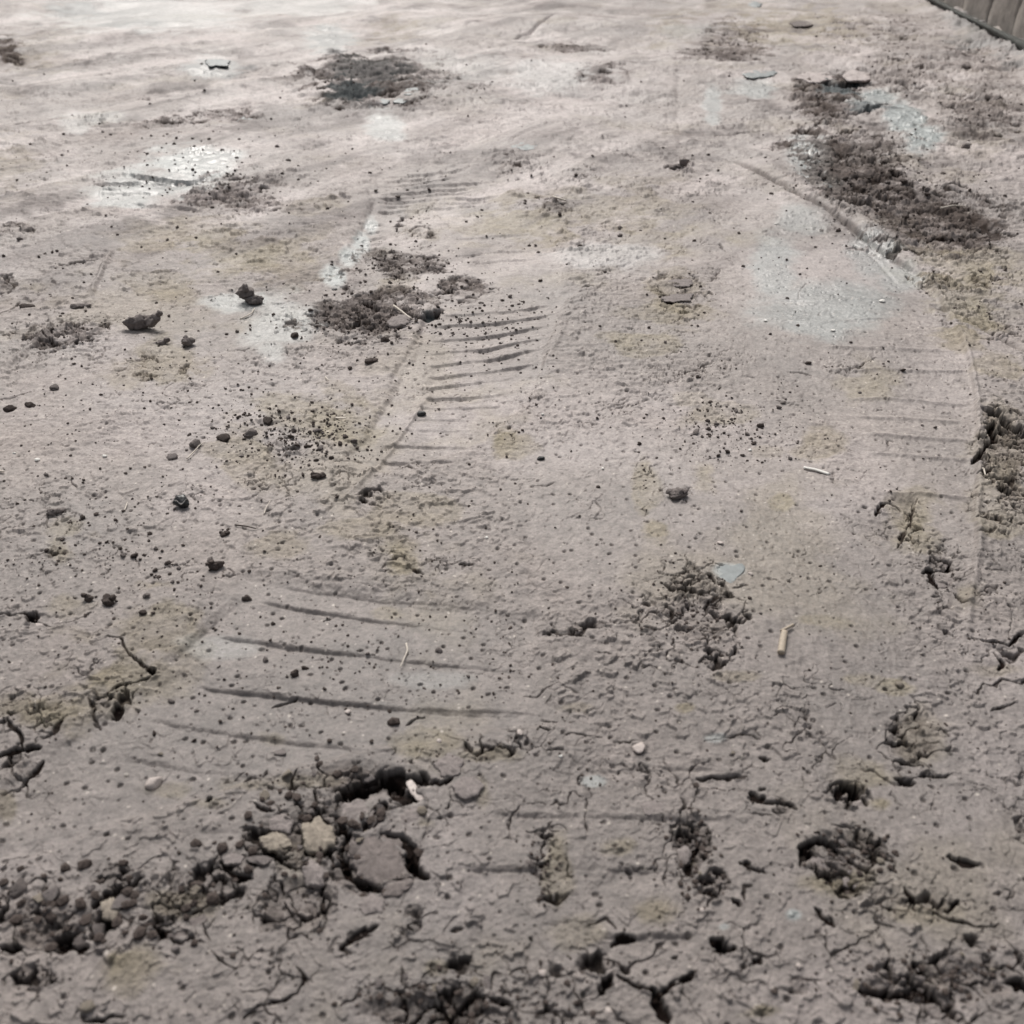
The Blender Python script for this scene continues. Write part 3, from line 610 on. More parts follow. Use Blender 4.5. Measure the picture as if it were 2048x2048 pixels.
clump('soil_lump', 'rounded lump of soil just left of the tall lump', 'soil lump', 178, 1195, [(0,0,10,.8),(-9,8,6,.8)], 'dark')
clump('soil_lump', 'crusty heap of soil with a dark hollow below, alone in middle right', 'soil lump', 1352, 1000, [(0,0,14,.7),(12,1,10,.7),(-12,4,9,.7),(4,8,10,.6),(16,6,6,.8)], 'mid')
clump('soil_lump', 'loose lump of soil right of the near black stone', 'soil lump', 447, 1068, [(0,0,7,.8),(-5,4,4,.8),(7,3,5,.8)], 'dark')
clump('soil_lump', 'crumbly lump of soil with root hairs left of the black stone', 'soil lump', 106, 1026, [(0,0,10,.7),(12,0,8,.6),(22,1,6,.6)], 'mid')
clump('soil_lump', 'crumbly heap of soil between the row of pebbles and the black stone', 'soil lump', 634, 948, [(0,0,10,.6),(11,0,8,.6),(-8,2,6,.7)], 'dark')
clump('soil_lump', 'dark ragged lump of soil left of the near curved tread bars', 'soil lump', 740, 724, [(0,0,9,.6),(10,0,7,.6)], 'dark')
clump('soil_lump', 'dark knob of soil at the left tip of the upper tread bar', 'soil lump', 494, 1192, [(0,0,8,.9),(-3,-2,6,.8)], 'dark')
clump('soil_lump', 'dark round lump of soil resting between two tread bars', 'soil lump', 588, 1338, [(0,0,9,.8),(4,4,5,.8)], 'dark')
clump('soil_lump', 'round lump of soil right of the straw in the tread marks', 'soil lump', 878, 1292, [(0,0,8,.8)], 'mid')
clump('soil_lump', 'flat lump of soil leaning on the left edge above the pebble row', 'soil lump', 164, 608, [(-12,0,10,.45),(4,0,10,.45)], 'mid')
clump('soil_lump', 'flat topped dark lump of soil near the upper left lumps', 'soil lump', 55, 607, [(-8,0,9,.6),(4,0,9,.5)], 'dark')
clump('soil_lump', 'ragged pair of soil lumps above the straight scar at upper right', 'soil lump', 1360, 335, [(-14,0,9,.7),(-4,2,9,.7),(8,10,9,.9)], 'mid')

PEB = [(536,842,11,'dark','darkest pebble at the top right end of the pebble row'),(502,866,13,'mid','rough wide pebble second from the top in the pebble row'),(446,875,12,'dark','dark low pebble in the middle of the pebble row'),
 (392,891,13,'mid','smooth rounded pebble beside a straw in the pebble row'),(345,914,11,'pale','flat topped pebble at the bottom left end of the pebble row'),(770,682,10,'dark','dark round pebble below the broken crater'),
 (843,821,8,'black','small black oval pebble left of the curved tread bars'),(1082,916,7,'black','small round black pebble alone on smooth mud in the centre'),(1196,979,4,'dark','tiny dark pebble right of the lone centre pebble'),
 (590,672,8,'dark','dark pebble left of the broken crater'),(668,575,7,'black','black pebble at the foot of the pale glazed strip'),(20,820,10,'dark','dark pebble near the left edge, lower of a pair'),(60,812,9,'dark','dark pebble near the left edge, right of its twin'),
 (110,776,10,'mid','pebble above the pair near the left edge'),(1995,200,12,'mid','rounded pebble near the wall at upper right'),(1930,302,9,'mid','round pebble on the smooth bank at right')]
for i, (u, v, s, mt, lb) in enumerate(PEB):
    o = link('pebble', lump('pebble', 500 + i, mt, 4 if s > 8 else 3, .28, .75, .2)); put(o, u, v, s); tag(o, lb, 'pebble')

# black stone with a white vein
s = pxm(1010); q, f = lump_pts(4, 77, .30, .72, .3); q = q * 17 * s; q[:, 2] -= q[:, 2].min() + 1.5 * s
st = link('black_stone', mesh_from('black_stone', q, f, mat=M['black'])); x, y = at(365, 1012); st.location = (x, y, gz(365, 1012))
tag(st, 'glossy black stone crossed by a thin white vein on the mud', 'stone')
vs = []; fs = []
nseg = 14
for k in range(nseg):                                            # the vein hugs the viewer's side of the stone
    t = k / (nseg - 1); xx = (-.80 + 1.5 * t); zz = .30 + .10 * math.sin(t * 7) + .12 * t
    d = np.abs(q[:, 0] / (17 * s) - xx) + np.abs(q[:, 2] / (17 * s) - (zz + .55)) + np.where(q[:, 1] > 0, 5, 0)
    p = q[np.argmin(d)] + np.array([0, -.5 * s, .25 * s]); w = (.8 + 1.2 * math.sin(t * 3.1)) * s
    vs += [p + np.array([0, 0, w]), p + np.array([0, -.5 * s, 0]), p + np.array([0, 0, -w])]
    if k:
        b = (k - 1) * 3; fs += [(b, b + 3, b + 4, b + 1), (b + 1, b + 4, b + 5, b + 2)]
link('vein', mesh_from('vein', vs, faces=fs, mat=M['white']), st)

# pale chips and quartz
CHIP = [(302,1552,15,'quartz','pinkish white quartz stone below the long tread bars at left',.6),(210,916,5,'white','small white chip left of the pebble row',.7),(76,925,5,'white','small white chip near the left edge',.6),(30,911,4,'white','tiny white chip beside the left edge chip',.5),
 (75,1243,9,'quartz','pale chip lying in the dark crack at left',.35),(1763,607,6,'white','larger white chip on the pale glazed mud at upper right',.4),(1665,668,4.5,'white','small white chip at the lower edge of the glazed mud',.4),(1530,647,4.5,'white','elongated white chip left of the glazed mud',.4),
 (1501,319,3.5,'white','tiny white chip beside the upper end of the long furrow',.5),(1552,449,3.5,'white','tiny white chip on smooth mud left of the furrow',.5),(1040,1471,7,'quartz','rounded pale grit stone beside the crumbly seam',.6),(878,1478,6,'quartz','pale grit stone above the big broken hole',.6),
 (1278,1500,13,'quartz','wide pinkish grit stone in rough mud at lower centre',.4),(1121,1517,4,'white','tiny bright grit stone below the crumbly seam',.7),(845,1618,12,'khaki','yellowish stone at the right rim of the broken hole',.7),(1798,1372,9,'khaki','bright yellowish grit stone at lower right',.6),
 (695,1412,6,'quartz','pale grit stone on the lower tread bars',.5),(1085,830,3.5,'white','tiny white chip above centre right of the tread bars',.6),(1205,940,3.5,'white','tiny white chip near the lone centre pebble',.5),(973,1075,4,'white','small white chip on smooth mud in the centre',.5),
 (1500,900,4,'white','white chip among the crumbs left of the white splinter',.6),(1215,2027,12,'quartz','blurred pale stone at the bottom edge',.5),(1085,1950,9,'quartz','blurred pinkish stone above the bottom cracks',.5),(1403,1830,6,'quartz','pale grit stone right of the lower crumbly seam',.5),
 (1595,1943,7,'quartz','blurred pale grit stone at lower right',.5),(2025,1917,9,'quartz','blurred pale grit stone near the right edge',.5),(175,2013,14,'khaki','oblong yellowish stone at the bottom left',.5),(1700,397,5,'white','white chip in the dark crumbled bank at right',.6),
 (1500,1152,5,'quartz','pale nodule right of the blue flake',.5),(1440,1092,6,'quartz','rust pink nodule above the blue flake',.6),(1757,1735,9,'khaki','pale yellow lump right of the arched hole',.6)]
for i, (u, v, s_, mt, lb, fl_) in enumerate(CHIP):
    o = link('stone_chip', lump('stone_chip', 600 + i, mt, 3, .25, fl_, .35)); put(o, u, v, s_, sink=.25); tag(o, lb, 'stone chip')

# ------------------------------------------------------------------ plates and clods with given outlines
def plate(name, poly, thick, mat, lift=0.0, tilt=0.0, rough=1.0, seed=0, label=None, cat='clod', group=None, dome=.12):
    cu = sum(p[0] for p in poly) / len(poly); cv = sum(p[1] for p in poly) / len(poly)
    cx, cy = at(cu, cv); P = np.array([at(*p) for p in poly]) - (cx, cy); m = pxm(cv)
    NA, NRG = 96, 16
    th = np.linspace(0, 2 * np.pi, NA, endpoint=False); rad = np.zeros(NA)
    for k, a in enumerate(th):
        dx, dy = math.cos(a), math.sin(a); best = 0
        for i in range(len(P)):
            a0 = P[i]; e = P[(i + 1) % len(P)] - a0; den = dx * e[1] - dy * e[0]
            if abs(den) < 1e-12: continue
            t = (a0[0] * e[1] - a0[1] * e[0]) / den; w = (a0[0] * dy - a0[1] * dx) / den
            if t > 0 and -1e-6 <= w <= 1 + 1e-6: best = max(best, t)
        rad[k] = best
    for _ in range(2): rad = (np.roll(rad, 1) + rad * 2 + np.roll(rad, -1)) / 4
    nz = (.22 if name == 'crust_flake' else 0) * perlin(np.cos(th) * 2.2 + seed, np.sin(th) * 2.2 - seed, 8) + .10 * rough * perlin(np.cos(th) * 1.5 + seed, np.sin(th) * 1.5 + seed * .37, 3) + .10 * rough * perlin(np.cos(th) * 4 + seed, np.sin(th) * 4 + seed * .7, 4)
    prof = [(k / 9.0, dome * (1 - (k / 9.0) ** 2)) for k in range(1, 10)] + [(1.03, -.10), (1.04, -.28), (1.01, -.5), (.95, -.75), (.86, -1.0), (.5, -1.05)]
    T = thick * m * (.6 if name == 'crust_flake' else 1)
    vs = [(0, 0, dome * T)]
    for (pr, pz) in prof:
        rr = rad * (1 + nz * min(1, pr) ** 2)
        for k in range(NA): vs.append((math.cos(th[k]) * rr[k] * pr, math.sin(th[k]) * rr[k] * pr, pz * T))
    vs.append((0, 0, -1.05 * T)); vs = np.array(vs)
    q = vs / m
    edge = np.clip(np.hypot(q[:, 0], q[:, 1]) / (rad.mean() / m), 0, 1)
    disp = rough * (n3(q, .09, seed + 5) * 2.6 + n3(q, .22, seed + 9) * 1.5 + n3(q, .5, seed + 3) * .8)
    vs[:, 2] += disp * m * (.5 + .4 * edge) * min(1, thick / 14)
    vs[:, 0] += rough * n3(q, .16, seed + 31) * m * 2.2 * edge; vs[:, 1] += rough * n3(q, .16, seed + 37) * m * 2.2 * edge
    if tilt: vs[:, 2] += vs[:, 1] * tilt
    fs = [(0, 1 + k, 1 + (k + 1) % NA) for k in range(NA)]
    for j in range(len(prof) - 1):
        b = 1 + j * NA
        fs += [(b + k, b + NA + k, b + NA + (k + 1) % NA, b + (k + 1) % NA) for k in range(NA)]
    b = 1 + (len(prof) - 1) * NA; e = len(vs) - 1
    fs += [(b + (k + 1) % NA, b + k, e) for k in range(NA)]
    o = link(name, mesh_from(name, vs, faces=fs, mat=M[mat])); o.location = (cx, cy, lift * m)
    return tag(o, label, cat, group)
PL = [
 ([(688,1690),(708,1665),(735,1655),(770,1663),(802,1680),(814,1712),(806,1740),(778,1762),(750,1764),(715,1738),(698,1712)],26,'mid',2,1.5,'largest clod, pitted on top, sunk in the broken hole',.25),
 ([(905,1572),(925,1556),(950,1556),(968,1572),(955,1590),(930,1598),(910,1588)],14,'pale',8,.7,'smooth flat clod at the right rim of the broken hole',.12),
 ([(520,1668),(545,1655),(572,1662),(584,1682),(552,1692),(526,1688)],16,'khaki',6,1.2,'pale clod at the left of the broken hole, lower of two',.2),
 ([(604,1645),(638,1630),(664,1648),(670,1680),(642,1697),(604,1692)],22,'khaki',10,1.4,'bright yellowish clod with a furrowed top in the broken hole',.25),
 ([(533,1634),(560,1618),(587,1630),(577,1656),(542,1652)],14,'pale',6,1,'greyish clod above the lower pale clod at left of the hole',.25),
 ([(600,1732),(625,1712),(650,1740),(646,1766),(614,1766)],16,'pale',4,1.2,'domed clod below the bright yellowish clod',.5),
 ([(583,1797),(605,1782),(637,1800),(627,1822),(590,1816)],14,'mid',-10,1.2,'dark clod lying deep in the lower left hole',.4),
 ([(443,1714),(465,1703),(487,1711),(482,1724),(450,1727)],10,'pale',4,.8,'small flat clod left of the broken hole',.1),
 ([(684,1604),(720,1592),(753,1604),(746,1628),(715,1642),(684,1628)],16,'pale',2,1.2,'grey clod above the largest clod',.25),
 ([(798,1628),(828,1602),(846,1610),(832,1636),(806,1643)],12,'pale',2,1,'slanted clod right of the grey clod in the hole',.2),
 ([(764,1778),(790,1763),(820,1756),(827,1767),(796,1792),(770,1792)],12,'mid',3,1,'narrow clod just below the largest clod',.3),
 ([(715,1803),(743,1786),(768,1800),(762,1822),(726,1828)],12,'pale',2,1,'rounded clod below and left of the narrow clod',.3),
 ([(868,1524),(900,1506),(928,1520),(918,1546),(886,1552)],14,'pale',3,1.1,'lifted crust clod above the smooth flat clod',.2),
 ([(312,1806),(340,1790),(385,1775),(440,1752),(458,1768),(432,1796),(405,1806),(372,1828),(330,1820)],18,'khaki',8,1.1,'long lifted slab of crust at lower left',.1),
 ([(333,1862),(350,1846),(370,1850),(372,1868),(350,1874)],12,'mid',2,1,'small rounded clod under the long lifted slab',.4),
 ([(373,1838),(410,1824),(414,1838),(386,1850)],9,'mid',3,1,'thin clod under the right part of the long slab',.2),
 ([(200,1800),(225,1788),(238,1815),(225,1838),(205,1830)],14,'khaki',2,1,'upright clod right of the dark slot at lower left',.4),
 ([(1620,1718),(1640,1702),(1664,1708),(1667,1728),(1646,1742),(1624,1734)],12,'pale',-4,1,'round clod inside the arched hole at lower right',.4),
 ([(1660,1744),(1680,1730),(1697,1742),(1692,1762),(1668,1758)],13,'khaki',2,1,'pale clod on the lower rim of the arched hole',.4),
 ([(1700,1764),(1722,1758),(1738,1770),(1728,1784),(1706,1780)],10,'pale',2,1,'flat clod at the right end of the arched hole',.3),
 ([(1685,1754),(1702,1748),(1712,1762),(1700,1776),(1686,1770)],10,'pale',2,1,'small clod between the two clods of the arched hole',.4),
 ([(1705,1606),(1720,1600),(1730,1614),(1718,1624),(1704,1618)],9,'pale',0,1,'small clod inside the triangular hole at lower right',.5),
 ([(1870,1155),(1890,1147),(1918,1155),(1908,1172),(1880,1172)],9,'pale',3,.8,'flat crust clod between the zigzag cracks at right',.1),
 ([(1860,1110),(1885,1100),(1902,1118),(1890,1136),(1858,1132)],9,'pale',3,.6,'smooth rounded crust clod above the zigzag cracks',.15),
 ([(1352,1700),(1372,1688),(1385,1705),(1372,1728),(1355,1722)],12,'pale',2,1,'clod left of the dark column of holes at lower right',.4),
 ([(1280,1610),(1310,1602),(1338,1612),(1330,1632),(1290,1632)],10,'pale',4,.7,'oval crust clod in the rough mud at lower centre',.15),
 ([(810,1555),(822,1550),(846,1578),(848,1592),(835,1592),(820,1575)],8,'quartz',-3,.6,'pale pointed root piece lying in the dark hole',.3),
 ([(1335,568),(1352,562),(1384,566),(1378,578),(1340,577)],7,'pale',3,1.2,'curled crust flake over a dark gap at centre right',.1),
 ([(1322,600),(1350,594),(1384,594),(1380,606),(1335,610)],6,'pale',2,1.2,'curled crust flake just below the upper one at centre right',.1),
 ([(775,648),(800,634),(825,640),(812,655),(780,660)],10,'pale',6,1,'tilted clod in the broken crater',.2),
 ([(1022,295),(1040,287),(1072,289),(1075,297),(1050,301)],6,'blue',1,1,'thin pale blue flake alone on the far mud',.05),
 ([(1486,148),(1510,140),(1552,140),(1548,150),(1510,156)],7,'blue',1,1,'pale blue slab left of the two pinkish slabs',.05),
 ([(1590,152),(1615,142),(1660,143),(1668,156),(1630,164)],11,'pink',4,1.2,'left pinkish slab jutting over the dark cavity',.15),
 ([(1685,152),(1705,139),(1735,146),(1738,160),(1705,164)],11,'pink',4,1.2,'right pinkish slab jutting over the dark cavity',.15),
 ([(805,198),(820,190),(838,192),(832,202),(812,204)],6,'blue',1,1,'right and uppermost pale chip on the dark blue soil',.1),
 ([(752,216),(765,209),(780,212),(774,220)],6,'blue',1,1,'left pale chip on the dark blue soil',.1),
 ([(786,214),(800,207),(816,210),(808,218)],6,'blue',1,1,'lowest middle pale chip on the dark blue soil',.1),
 ([(410,132),(430,126),(462,131),(452,140),(420,140)],7,'blue',1,1,'pale flake on the far mud at upper left',.1),
 ([(468,228),(490,220),(520,224),(510,234),(480,238)],6,'blue',0,1,'pale green flake right of the dark streak at upper left',.1),
 ([(1580,50),(1600,44),(1632,48),(1620,56),(1590,57)],5,'mid',1,1,'flat brown slab on the yellow patch at the top',.1),
 ([(1490,8),(1505,2),(1525,8),(1515,16)],6,'blue',0,1,'blurred pale stone at the top edge',.3),
 ([(1425,1150),(1440,1138),(1478,1134),(1492,1145),(1474,1158),(1462,1172),(1445,1164)],2,'blue',.6,.5,'flat blue grey flake lying smooth on the rough mud',.05),
 ([(1855,700),(1960,705),(2048,742),(2100,770),(2100,830),(2048,852),(2010,832),(1985,816),(1965,800),(1955,760)],12,'pale',-1,.7,'',0),
]
for i, (poly, th, mt, lf, rg, lb, dm) in enumerate(PL):
    if not lb: continue
    far_f = 1 if 'flake' in lb or 'slab' in lb or 'chip' in lb or 'blurred' in lb else 0
    nm = 'crust_flake' if far_f else 'soil_clod'
    if 'root' in lb: nm = 'root_piece'
    cv = sum(p[1] for p in poly) / len(poly); cu = sum(p[0] for p in poly) / len(poly)
    hz = gz(cu, cv) / pxm(cv)
    base = hz if (far_f or cv < 1450) else max(hz, -18)
    plate(nm, poly, th, mt, base + lf, 0, rg, i + 1, lb, {'crust_flake': 'crust flake', 'soil_clod': 'clod', 'root_piece': 'root'}[nm], dome=dm)

# ------------------------------------------------------------------ straw, splinters, fibres
def tube(name, pts, r, mat, label, cat='straw', flatten=1.0, taper=.6, lift=1.2):
    """pts in photo pixels with optional height px; r in px"""
    v0 = pts[0][1]; m = pxm(v0); P = []
    for p in pts:
        x, y = at(p[0], p[1]); P.append((x, y, gz(p[0], p[1]) * .3 + gz(*pts[len(pts) // 2][:2]) * .7 + (p[2] if len(p) > 2 else 0) * m + r * m * lift * .8))
    P = np.array(P)
    # resample smoothly
    t = np.linspace(0, len(P) - 1, max(12, len(P) * 5)); Q = np.stack([np.interp(t, range(len(P)), P[:, k]) for k in range(3)], 1)
    for _ in range(2): Q[1:-1] = (Q[:-2] + 2 * Q[1:-1] + Q[2:]) / 4
    vs = []; fs = []; ns = 10; n = len(Q)
    for i in range(n):
        d = Q[min(i + 1, n - 1)] - Q[max(i - 1, 0)]; d /= np.linalg.norm(d) + 1e-9
        a = np.cross(d, (0, 0, 1)); a /= np.linalg.norm(a) + 1e-9; b = np.cross(a, d)
        rr = r * m * (1 - (1 - taper) * i / (n - 1)) * (1 + .08 * math.sin(i * 2.3))
        for k in range(ns):
            an = 2 * math.pi * k / ns; vs.append(Q[i] + a * math.cos(an) * rr + b * math.sin(an) * rr * flatten)
    for i in range(n - 1):
        for k in range(ns): fs.append((i * ns + k, i * ns + (k + 1) % ns, (i + 1) * ns + (k + 1) % ns, (i + 1) * ns + k))
    fs += [tuple(range(ns))[::-1], tuple((n - 1) * ns + k for k in range(ns))]
    o0 = Q.mean(0); me = mesh_from(name, np.array(vs) - o0, faces=fs, mat=M[mat]); o = link(name, me); o.location = o0
    return tag(o, label, cat)
tube('straw', [(1560,1316),(1563,1296),(1567,1274)], 7.5, 'straw', 'thick cut piece of tan straw lying on the mud at right', taper=.9, flatten=.75)
tube('straw', [(1560,1273,4),(1572,1267,4),(1584,1260,4)], 3.2, 'straw', 'short thin straw leaning across the top of the thick piece', taper=.8)
tube('wood_splinter', [(1606,940,1),(1630,945,2),(1658,953,1)], 3.6, 'white', 'white pointed splinter lying on the mud at right', 'splinter', taper=1.2, flatten=.5)
tube('straw', [(374,918,1),(388,905,2),(400,893,3),(410,888,4)], 1.5, 'pstraw', 'thin pale straw leaning on the smooth rounded pebble')
tube('straw', [(480,636,1),(492,632,2),(503,626,2),(509,616,3)], 1.7, 'pstraw', 'thin curved straw below the upright dark lump')
tube('straw', [(527,1024,1),(532,1012,3),(540,1000,4)], 1.2, 'pstraw', 'hair thin straw right of the black stone')
tube('straw', [(788,616,3),(806,630,4),(822,645,5)], 2.2, 'pstraw', 'slanted pale straw sticking out of the broken crater')
tube('straw', [(812,1280,1),(815,1296,3),(808,1312,4),(800,1328,2)], 1.8, 'pstraw', 'crooked root hair crossing a tread bar in the middle')
tube('straw', [(1105,396,3),(1118,400,4),(1132,404,4)], 2.4, 'pstraw', 'short pale straw on the yellowish mud patch far back')
tube('straw', [(0,948,1),(10,949,1)], 3, 'pstraw', 'pale straw tip at the left edge of the picture')
tube('straw', [(651,755,1),(657,761,1)], 1.6, 'pstraw', 'tiny pale straw below the crater at left')
tube('straw', [(250,1023,1),(254,1014,3),(256,1008,3)], 1.3, 'pstraw', 'tiny upright straw left of the black stone')
tube('straw', [(1880,424,2),(1905,420,3),(1928,416,2)], 2.0, 'pstraw', 'pale straw on the dark crumbled bank at right')
tube('straw', [(1958,950,5),(1964,948,9),(1968,960,3)], 2.4, 'pstraw', 'bent root under the edge of the raised plate at right', 'root')
tube('straw', [(470,1050,1),(492,1054,3),(512,1058,2)], 1.8, 'dark', 'dark twig lying right of the black stone', 'twig')
tube('straw', [(672,835,2),(682,837,3),(692,836,2)], 3.2, 'pstraw', 'pale husk among the crumbs left of the tread marks', 'husk', flatten=.5)

# ------------------------------------------------------------------ crumbs: 300 counted ones and the rest as one mass
CLODM = [lump('soil_clod', 950 + i, ['pale', 'pale', 'mid', 'khaki', 'pale'][i % 5], 4, .40, .60, .55, (.40, .72)) for i in range(10)]
CMESH = [lump('mud_crumb', 900 + i, ['dark', 'dark', 'mid', 'dark', 'dark', 'mid'][i % 6], 2 if i < 8 else 3, .4, .75, .2) for i in range(12)]
ZONES = [  # centre, spread, how many counted, size range px, label, group
 (620,870,95,42,56,(2.5,7),'small dark crumb of soil in the scatter left of the middle tread marks','crumbs left of the middle tread marks'),
 (480,850,90,60,20,(2.5,6),'small dark crumb of soil lying near the row of pebbles','crumbs near the pebble row'),
 (300,1130,180,110,30,(3,8),'small dark crumb of soil on the smooth mud around the black stone','crumbs around the black stone'),
 (750,640,110,45,40,(2.5,6),'small dark crumb of soil in the broken crater','crumbs of the broken crater'),
 (800,520,70,30,18,(2,5),'small dark crumb of soil in the heap above the crater','crumbs above the crater'),
 (960,640,110,50,20,(2,5),'small dark crumb of soil on the fine curved tread bars','crumbs on the curved tread bars'),
 (1450,850,110,60,34,(2.5,6.5),'small dark crumb of soil in the scatter left of the white splinter','crumbs left of the white splinter'),
 (1760,380,110,60,40,(3,8),'small dark crumb of soil on the dark bank beyond the furrow','crumbs on the dark bank'),
 (640,1650,150,105,34,(6,22),'small loose clod in the big broken hole','small clods in the broken hole'),
 (1400,1230,80,60,14,(3,8),'small crumb of soil in the rough patch above the straw','crumbs in the rough patch'),
 (1695,1725,75,45,24,(4,12),'small loose clod around the arched hole','small clods at the arched hole'),
 (180,1820,190,70,26,(7,26),'small loose clod in the broken soil at lower left','small clods at lower left'),
 (800,1330,240,90,18,(2.5,6),'small dark crumb of soil on the wide near tread bars','crumbs on the near tread bars'),
 (400,330,160,60,16,(2,5),'small dark crumb of soil on the far glazed patch','crumbs on the far glazed patch'),
 (1860,1975,150,45,30,(5,14),'small loose clod in the broken ground at the bottom right corner','small clods at the bottom right'),
 (900,2000,150,40,30,(5,14),'small loose clod along the bottom edge','small clods at the bottom edge'),
 (1080,1740,22,50,8,(4,8),'small crumb of soil in the crumbly seam at bottom centre','crumbs in the crumbly seam'),
 (1390,1710,34,80,22,(5,12),'small clod in the dark column of holes','clods in the column of holes'),
]
hand = [(700,735,6),(605,945,5),(478,1008,4),(300,1068,6),(214,1085,4),(200,1087,4),(246,1112,5),(320,1115,4),(352,1268-140,4),(94,955,5),(325,880,0),(328,847,3),(470,828,4),(490,826,3),(498,827,3),(673,990,4),(740,1100,3),
        (1330,693,4),(1540,673,4),(1806,742,5),(1617,728,5),(1395,755,4),(1720,783,4),(1558,815,5),(1520,852,6),(1433,848,5),(1495,868,5),(1455,905,6),(1437,912,5),(1485,911,5),(1580,920,5),(1482,1028,4),(1640,1133,4),(1695,715+20,3),
        (1005,600,4),(1080,560,4),(1120,430,6),(1240,456,6),(1160,490,5),(1240,470,5),(340,1393,6),(390,1408,5),(305,1455,6),(385,1465,5),(318,1495,7),(410,1500,5),(545,1240,5),(735,1300,4),(860,1226,4),(1275,1540,5),(1465,1505,5),(1606,1542,4),
        (1845,850,4),(1870,855,4),(1655,2*440,3),(1765,700,3),(555,297,5),(495,372,6),(353,278,4),(445,302,4),(335,478,4),(355,453,4),(40,480,5),(105,508,4),(90,510,4),(115,505,4)]
def zone_of(u, v):
    return min(ZONES, key=lambda z: ((u - z[0]) / z[2]) ** 2 + ((v - z[1]) / z[3]) ** 2)
cnt = 0
def crumb(u, v, s_, z):
    global cnt
    if s_ <= 0: return
    if 'clod' in z[6]:
        o = bpy.data.objects.new('soil_clod', CLODM[random.randrange(10)]); COL.objects.link(o)
        put(o, u, v, s_, sink=.45, tilt=(random.uniform(-.5, .5), random.uniform(-.5, .5)), sc=(random.uniform(.9, 1.35), random.uniform(.8, 1.2), random.uniform(.7, 1)))
        tag(o, z[6], 'clod', z[7]); cnt += 1; return
    o = bpy.data.objects.new('mud_crumb', CMESH[random.randrange(8) if s_ < 5 else 8 + random.randrange(4)]); COL.objects.link(o)
    put(o, u, v, s_, sink=.30, tilt=(random.uniform(-.6, .6), random.uniform(-.6, .6)), sc=(random.uniform(.8, 1.2), random.uniform(.7, 1.1), random.uniform(.7, 1.1)))
    tag(o, z[6], 'soil crumb', z[7]); cnt += 1
for (u, v, s_) in hand: crumb(u, v, s_, zone_of(u, v))
for z in ZONES:
    for k in range(int(z[4] * .72)):
        u = random.gauss(z[0], z[2] * .6); v = random.gauss(z[1], z[3] * .6)
        if not (4 < u < 2044 and 4 < v < 2044): continue
        a = random.random() ** 1.8
        crumb(u, v, z[5][0] + (z[5][1] - z[5][0]) * a, z)
print('crumbs', cnt)
# the uncountable rest
parts = []; sizes = []
protos = [lump_pts(1, 1200 + i, .45, .75, .1) for i in range(10)]
def many(n, fu, fv, s0, s1):
    for _ in range(n):
        u, v = fu(), fv()
        if not (-80 < u < 2130 and -5 < v < 2100): continue
        q, f = protos[random.randrange(10)]
        s_ = (s0 + (s1 - s0) * random.random() ** 3) * (1.25 if 250 < v < 700 else 1)
        m = pxm(v); x, y = at(u, v); a = random.uniform(0, 6.28); ca, sa = math.cos(a), math.sin(a)
        p = q * s_ * m
        p = np.stack([p[:, 0] * ca - p[:, 1] * sa + x, p[:, 0] * sa + p[:, 1] * ca + y, p[:, 2] + gz(u, v) + s_ * m * .3], 1)
        parts.append((p, f))
many(1700, lambda: random.uniform(-60, 2110), lambda: random.uniform(120, 2050) , 1.0, 3.4)
many(1000, lambda: random.uniform(-60, 1100), lambda: random.uniform(560, 1400), 1.0, 3.6)
for z in ZONES: many(int(60 + z[4] * 5), lambda: random.gauss(z[0], z[2] * .75), lambda: random.gauss(z[1], z[3] * .75), 1.1, z[5][1] * .6)
for (u_, v_, ru, rv, *k_) in CRUM: many(int(ru * rv / 120), lambda: random.gauss(u_, ru * .6), lambda: random.gauss(v_, rv * .6), 1.2, 3.6)
q, f = merge(parts)
o = link('loose_crumbs', mesh_from('loose_crumbs', q, f, mat=M['dark'], smooth=False)); tag(o, 'fine dark crumbs of soil strewn over the whole mud surface', 'soil crumbs', kind='stuff')

# ------------------------------------------------------------------ wall at the top right
P0 = np.array(at(1885, 22)); P1 = np.array(at(2060, 116)); dvec = P1 - P0; L = np.linalg.norm(dvec); dvec /= L; nrm = np.array([dvec[1], -dvec[0]])
if nrm @ (np.array([0, 0]) - P0) < 0: nrm = -nrm
wl = bpy.data.objects.new('stone_wall', None); COL.objects.link(wl); wl.location = (P0[0], P0[1], 0)
tag(wl, 'weathered wall of upright stone blocks with shade painted along its foot at the far right', 'wall')
import bmesh
def block(name, s0, s1, z0, z1, thick, mat, seed, proud=0.0, bev=.012):
    bm = bmesh.new(); bmesh.ops.create_cube(bm, size=1)
    for v in bm.verts:
        s_ = s0 if v.co.x < 0 else s1; t_ = proud if v.co.y > 0 else -thick; z_ = z0 if v.co.z < 0 else z1
        p = dvec * s_ + nrm * t_; v.co = (p[0], p[1], z_)  # local to the wall's base point
    bmesh.ops.bevel(bm, geom=bm.edges[:], offset=bev, segments=2, affect='EDGES')
    bmesh.ops.subdivide_edges(bm, edges=[e for e in bm.edges if e.calc_length() > .05], cuts=5, use_grid_fill=True)
    c = np.array([v.co[:] for v in bm.verts]); d = n3(c, 9, seed) * .010 + n3(c, 30, seed + 3) * .004
    for v, k in zip(bm.verts, d): v.co += v.normal * k if v.normal.length else v.co * 0
    me = bpy.data.meshes.new(name); bm.to_mesh(me); bm.free(); me.materials.append(M[mat])
    me.polygons.foreach_set('use_smooth', np.full(len(me.polygons), True))
    return link(name, me, wl)
rs = np.random.RandomState(5)
sx = -1.6; k = 0
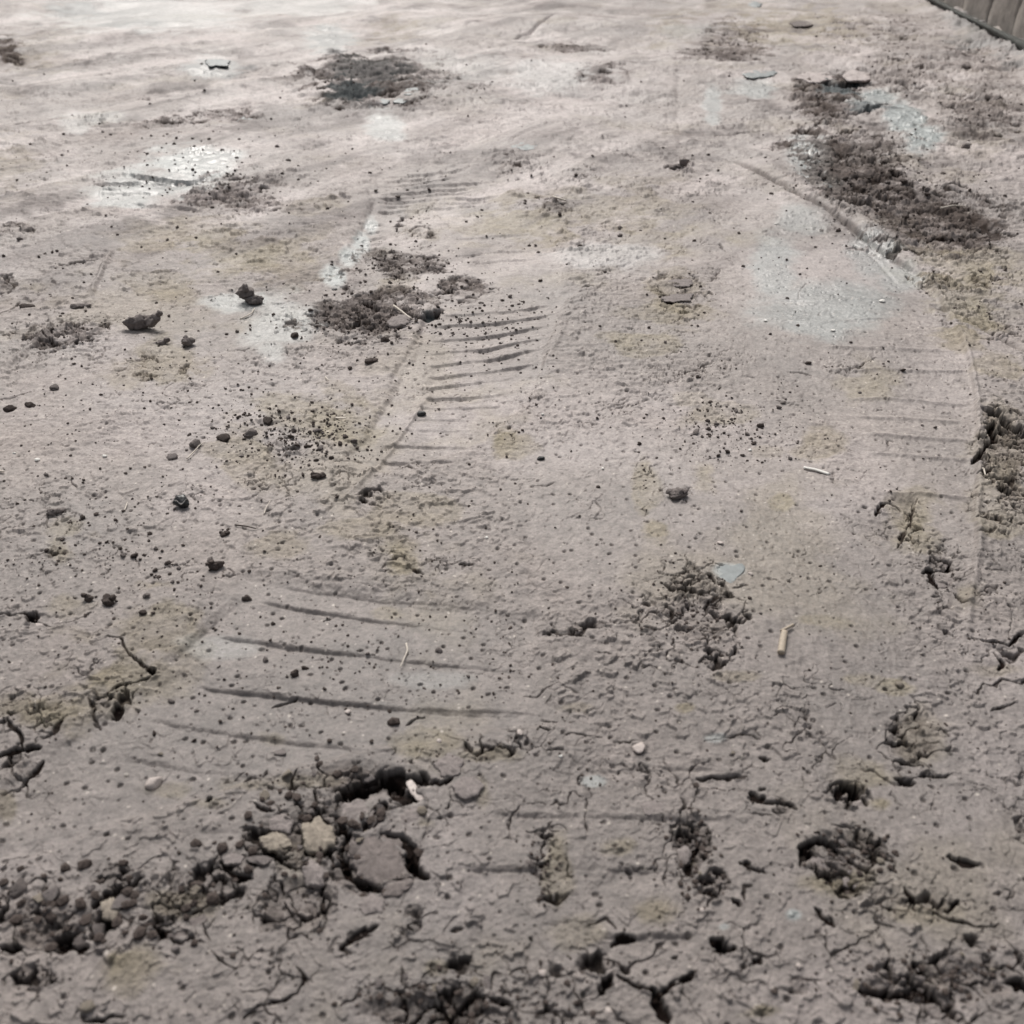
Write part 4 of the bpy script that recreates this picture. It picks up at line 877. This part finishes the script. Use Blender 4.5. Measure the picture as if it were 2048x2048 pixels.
while sx < L + 1.6:
    w = rs.uniform(.34, .50)
    zz = -.05; 
    for hgt in (.34, .28, .30):
        block('block', sx, sx + w - .008, zz, zz + hgt - .008, .16, 'wall', 40 + k, proud=rs.uniform(-.008, .010)); zz += hgt; k += 1
    sx += w
block('shade_strip', -1.7, L + 1.7, -.05, .035, .2, 'foot_shade', 9, proud=.03, bev=.015)  # dark strip added as the shade under the wall

# ------------------------------------------------------------------ light, world, camera
EL = math.radians(50); AZ = math.radians(-14)      # sun beyond the picture, a little to the left
sun = bpy.data.lights.new('sun', 'SUN'); sun.energy = 2.5; sun.angle = math.radians(24); sun.color = (1, .955, .90)
so = bpy.data.objects.new('sun', sun); COL.objects.link(so)
so.rotation_euler = (math.radians(90) - EL, 0, math.pi - AZ) 
from mathutils import Vector
dirv = Vector((math.sin(AZ) * math.cos(EL), math.cos(AZ) * math.cos(EL), math.sin(EL)))
so.rotation_euler = dirv.to_track_quat('Z', 'Y').to_euler()
w = bpy.data.worlds.new('World'); S.world = w; w.use_nodes = True; nt = w.node_tree
bg = nt.nodes['Background']; sky = nt.nodes.new('ShaderNodeTexSky'); sky.sky_type = 'NISHITA'; sky.sun_disc = False
sky.sun_elevation = EL; sky.sun_rotation = AZ; sky.dust_density = 6; sky.air_density = 1.4; sky.ozone_density = 1.0
hs = nt.nodes.new('ShaderNodeHueSaturation'); hs.inputs['Saturation'].default_value = .30
nt.links.new(sky.outputs[0], hs.inputs['Color']); nt.links.new(hs.outputs[0], bg.inputs['Color']); bg.inputs['Strength'].default_value = .104

cam = bpy.data.cameras.new('camera'); co = bpy.data.objects.new('camera', cam); COL.objects.link(co); S.camera = co
co.location = (0, 0, H); co.rotation_euler = (math.pi / 2 - PITCH, 0, 0)
cam.sensor_fit = 'HORIZONTAL'; cam.sensor_width = 36; cam.lens = 36 * F / 2048; cam.clip_start = .01; cam.clip_end = 2000
cam.dof.use_dof = True; cam.dof.focus_distance = g_yd(830)[1]; cam.dof.aperture_fstop = 8.2
S.render.engine = 'CYCLES'
S.view_settings.view_transform = 'Standard'; S.view_settings.look = 'None'; S.view_settings.exposure = 0
S.render.resolution_x = 1024; S.render.resolution_y = 1024
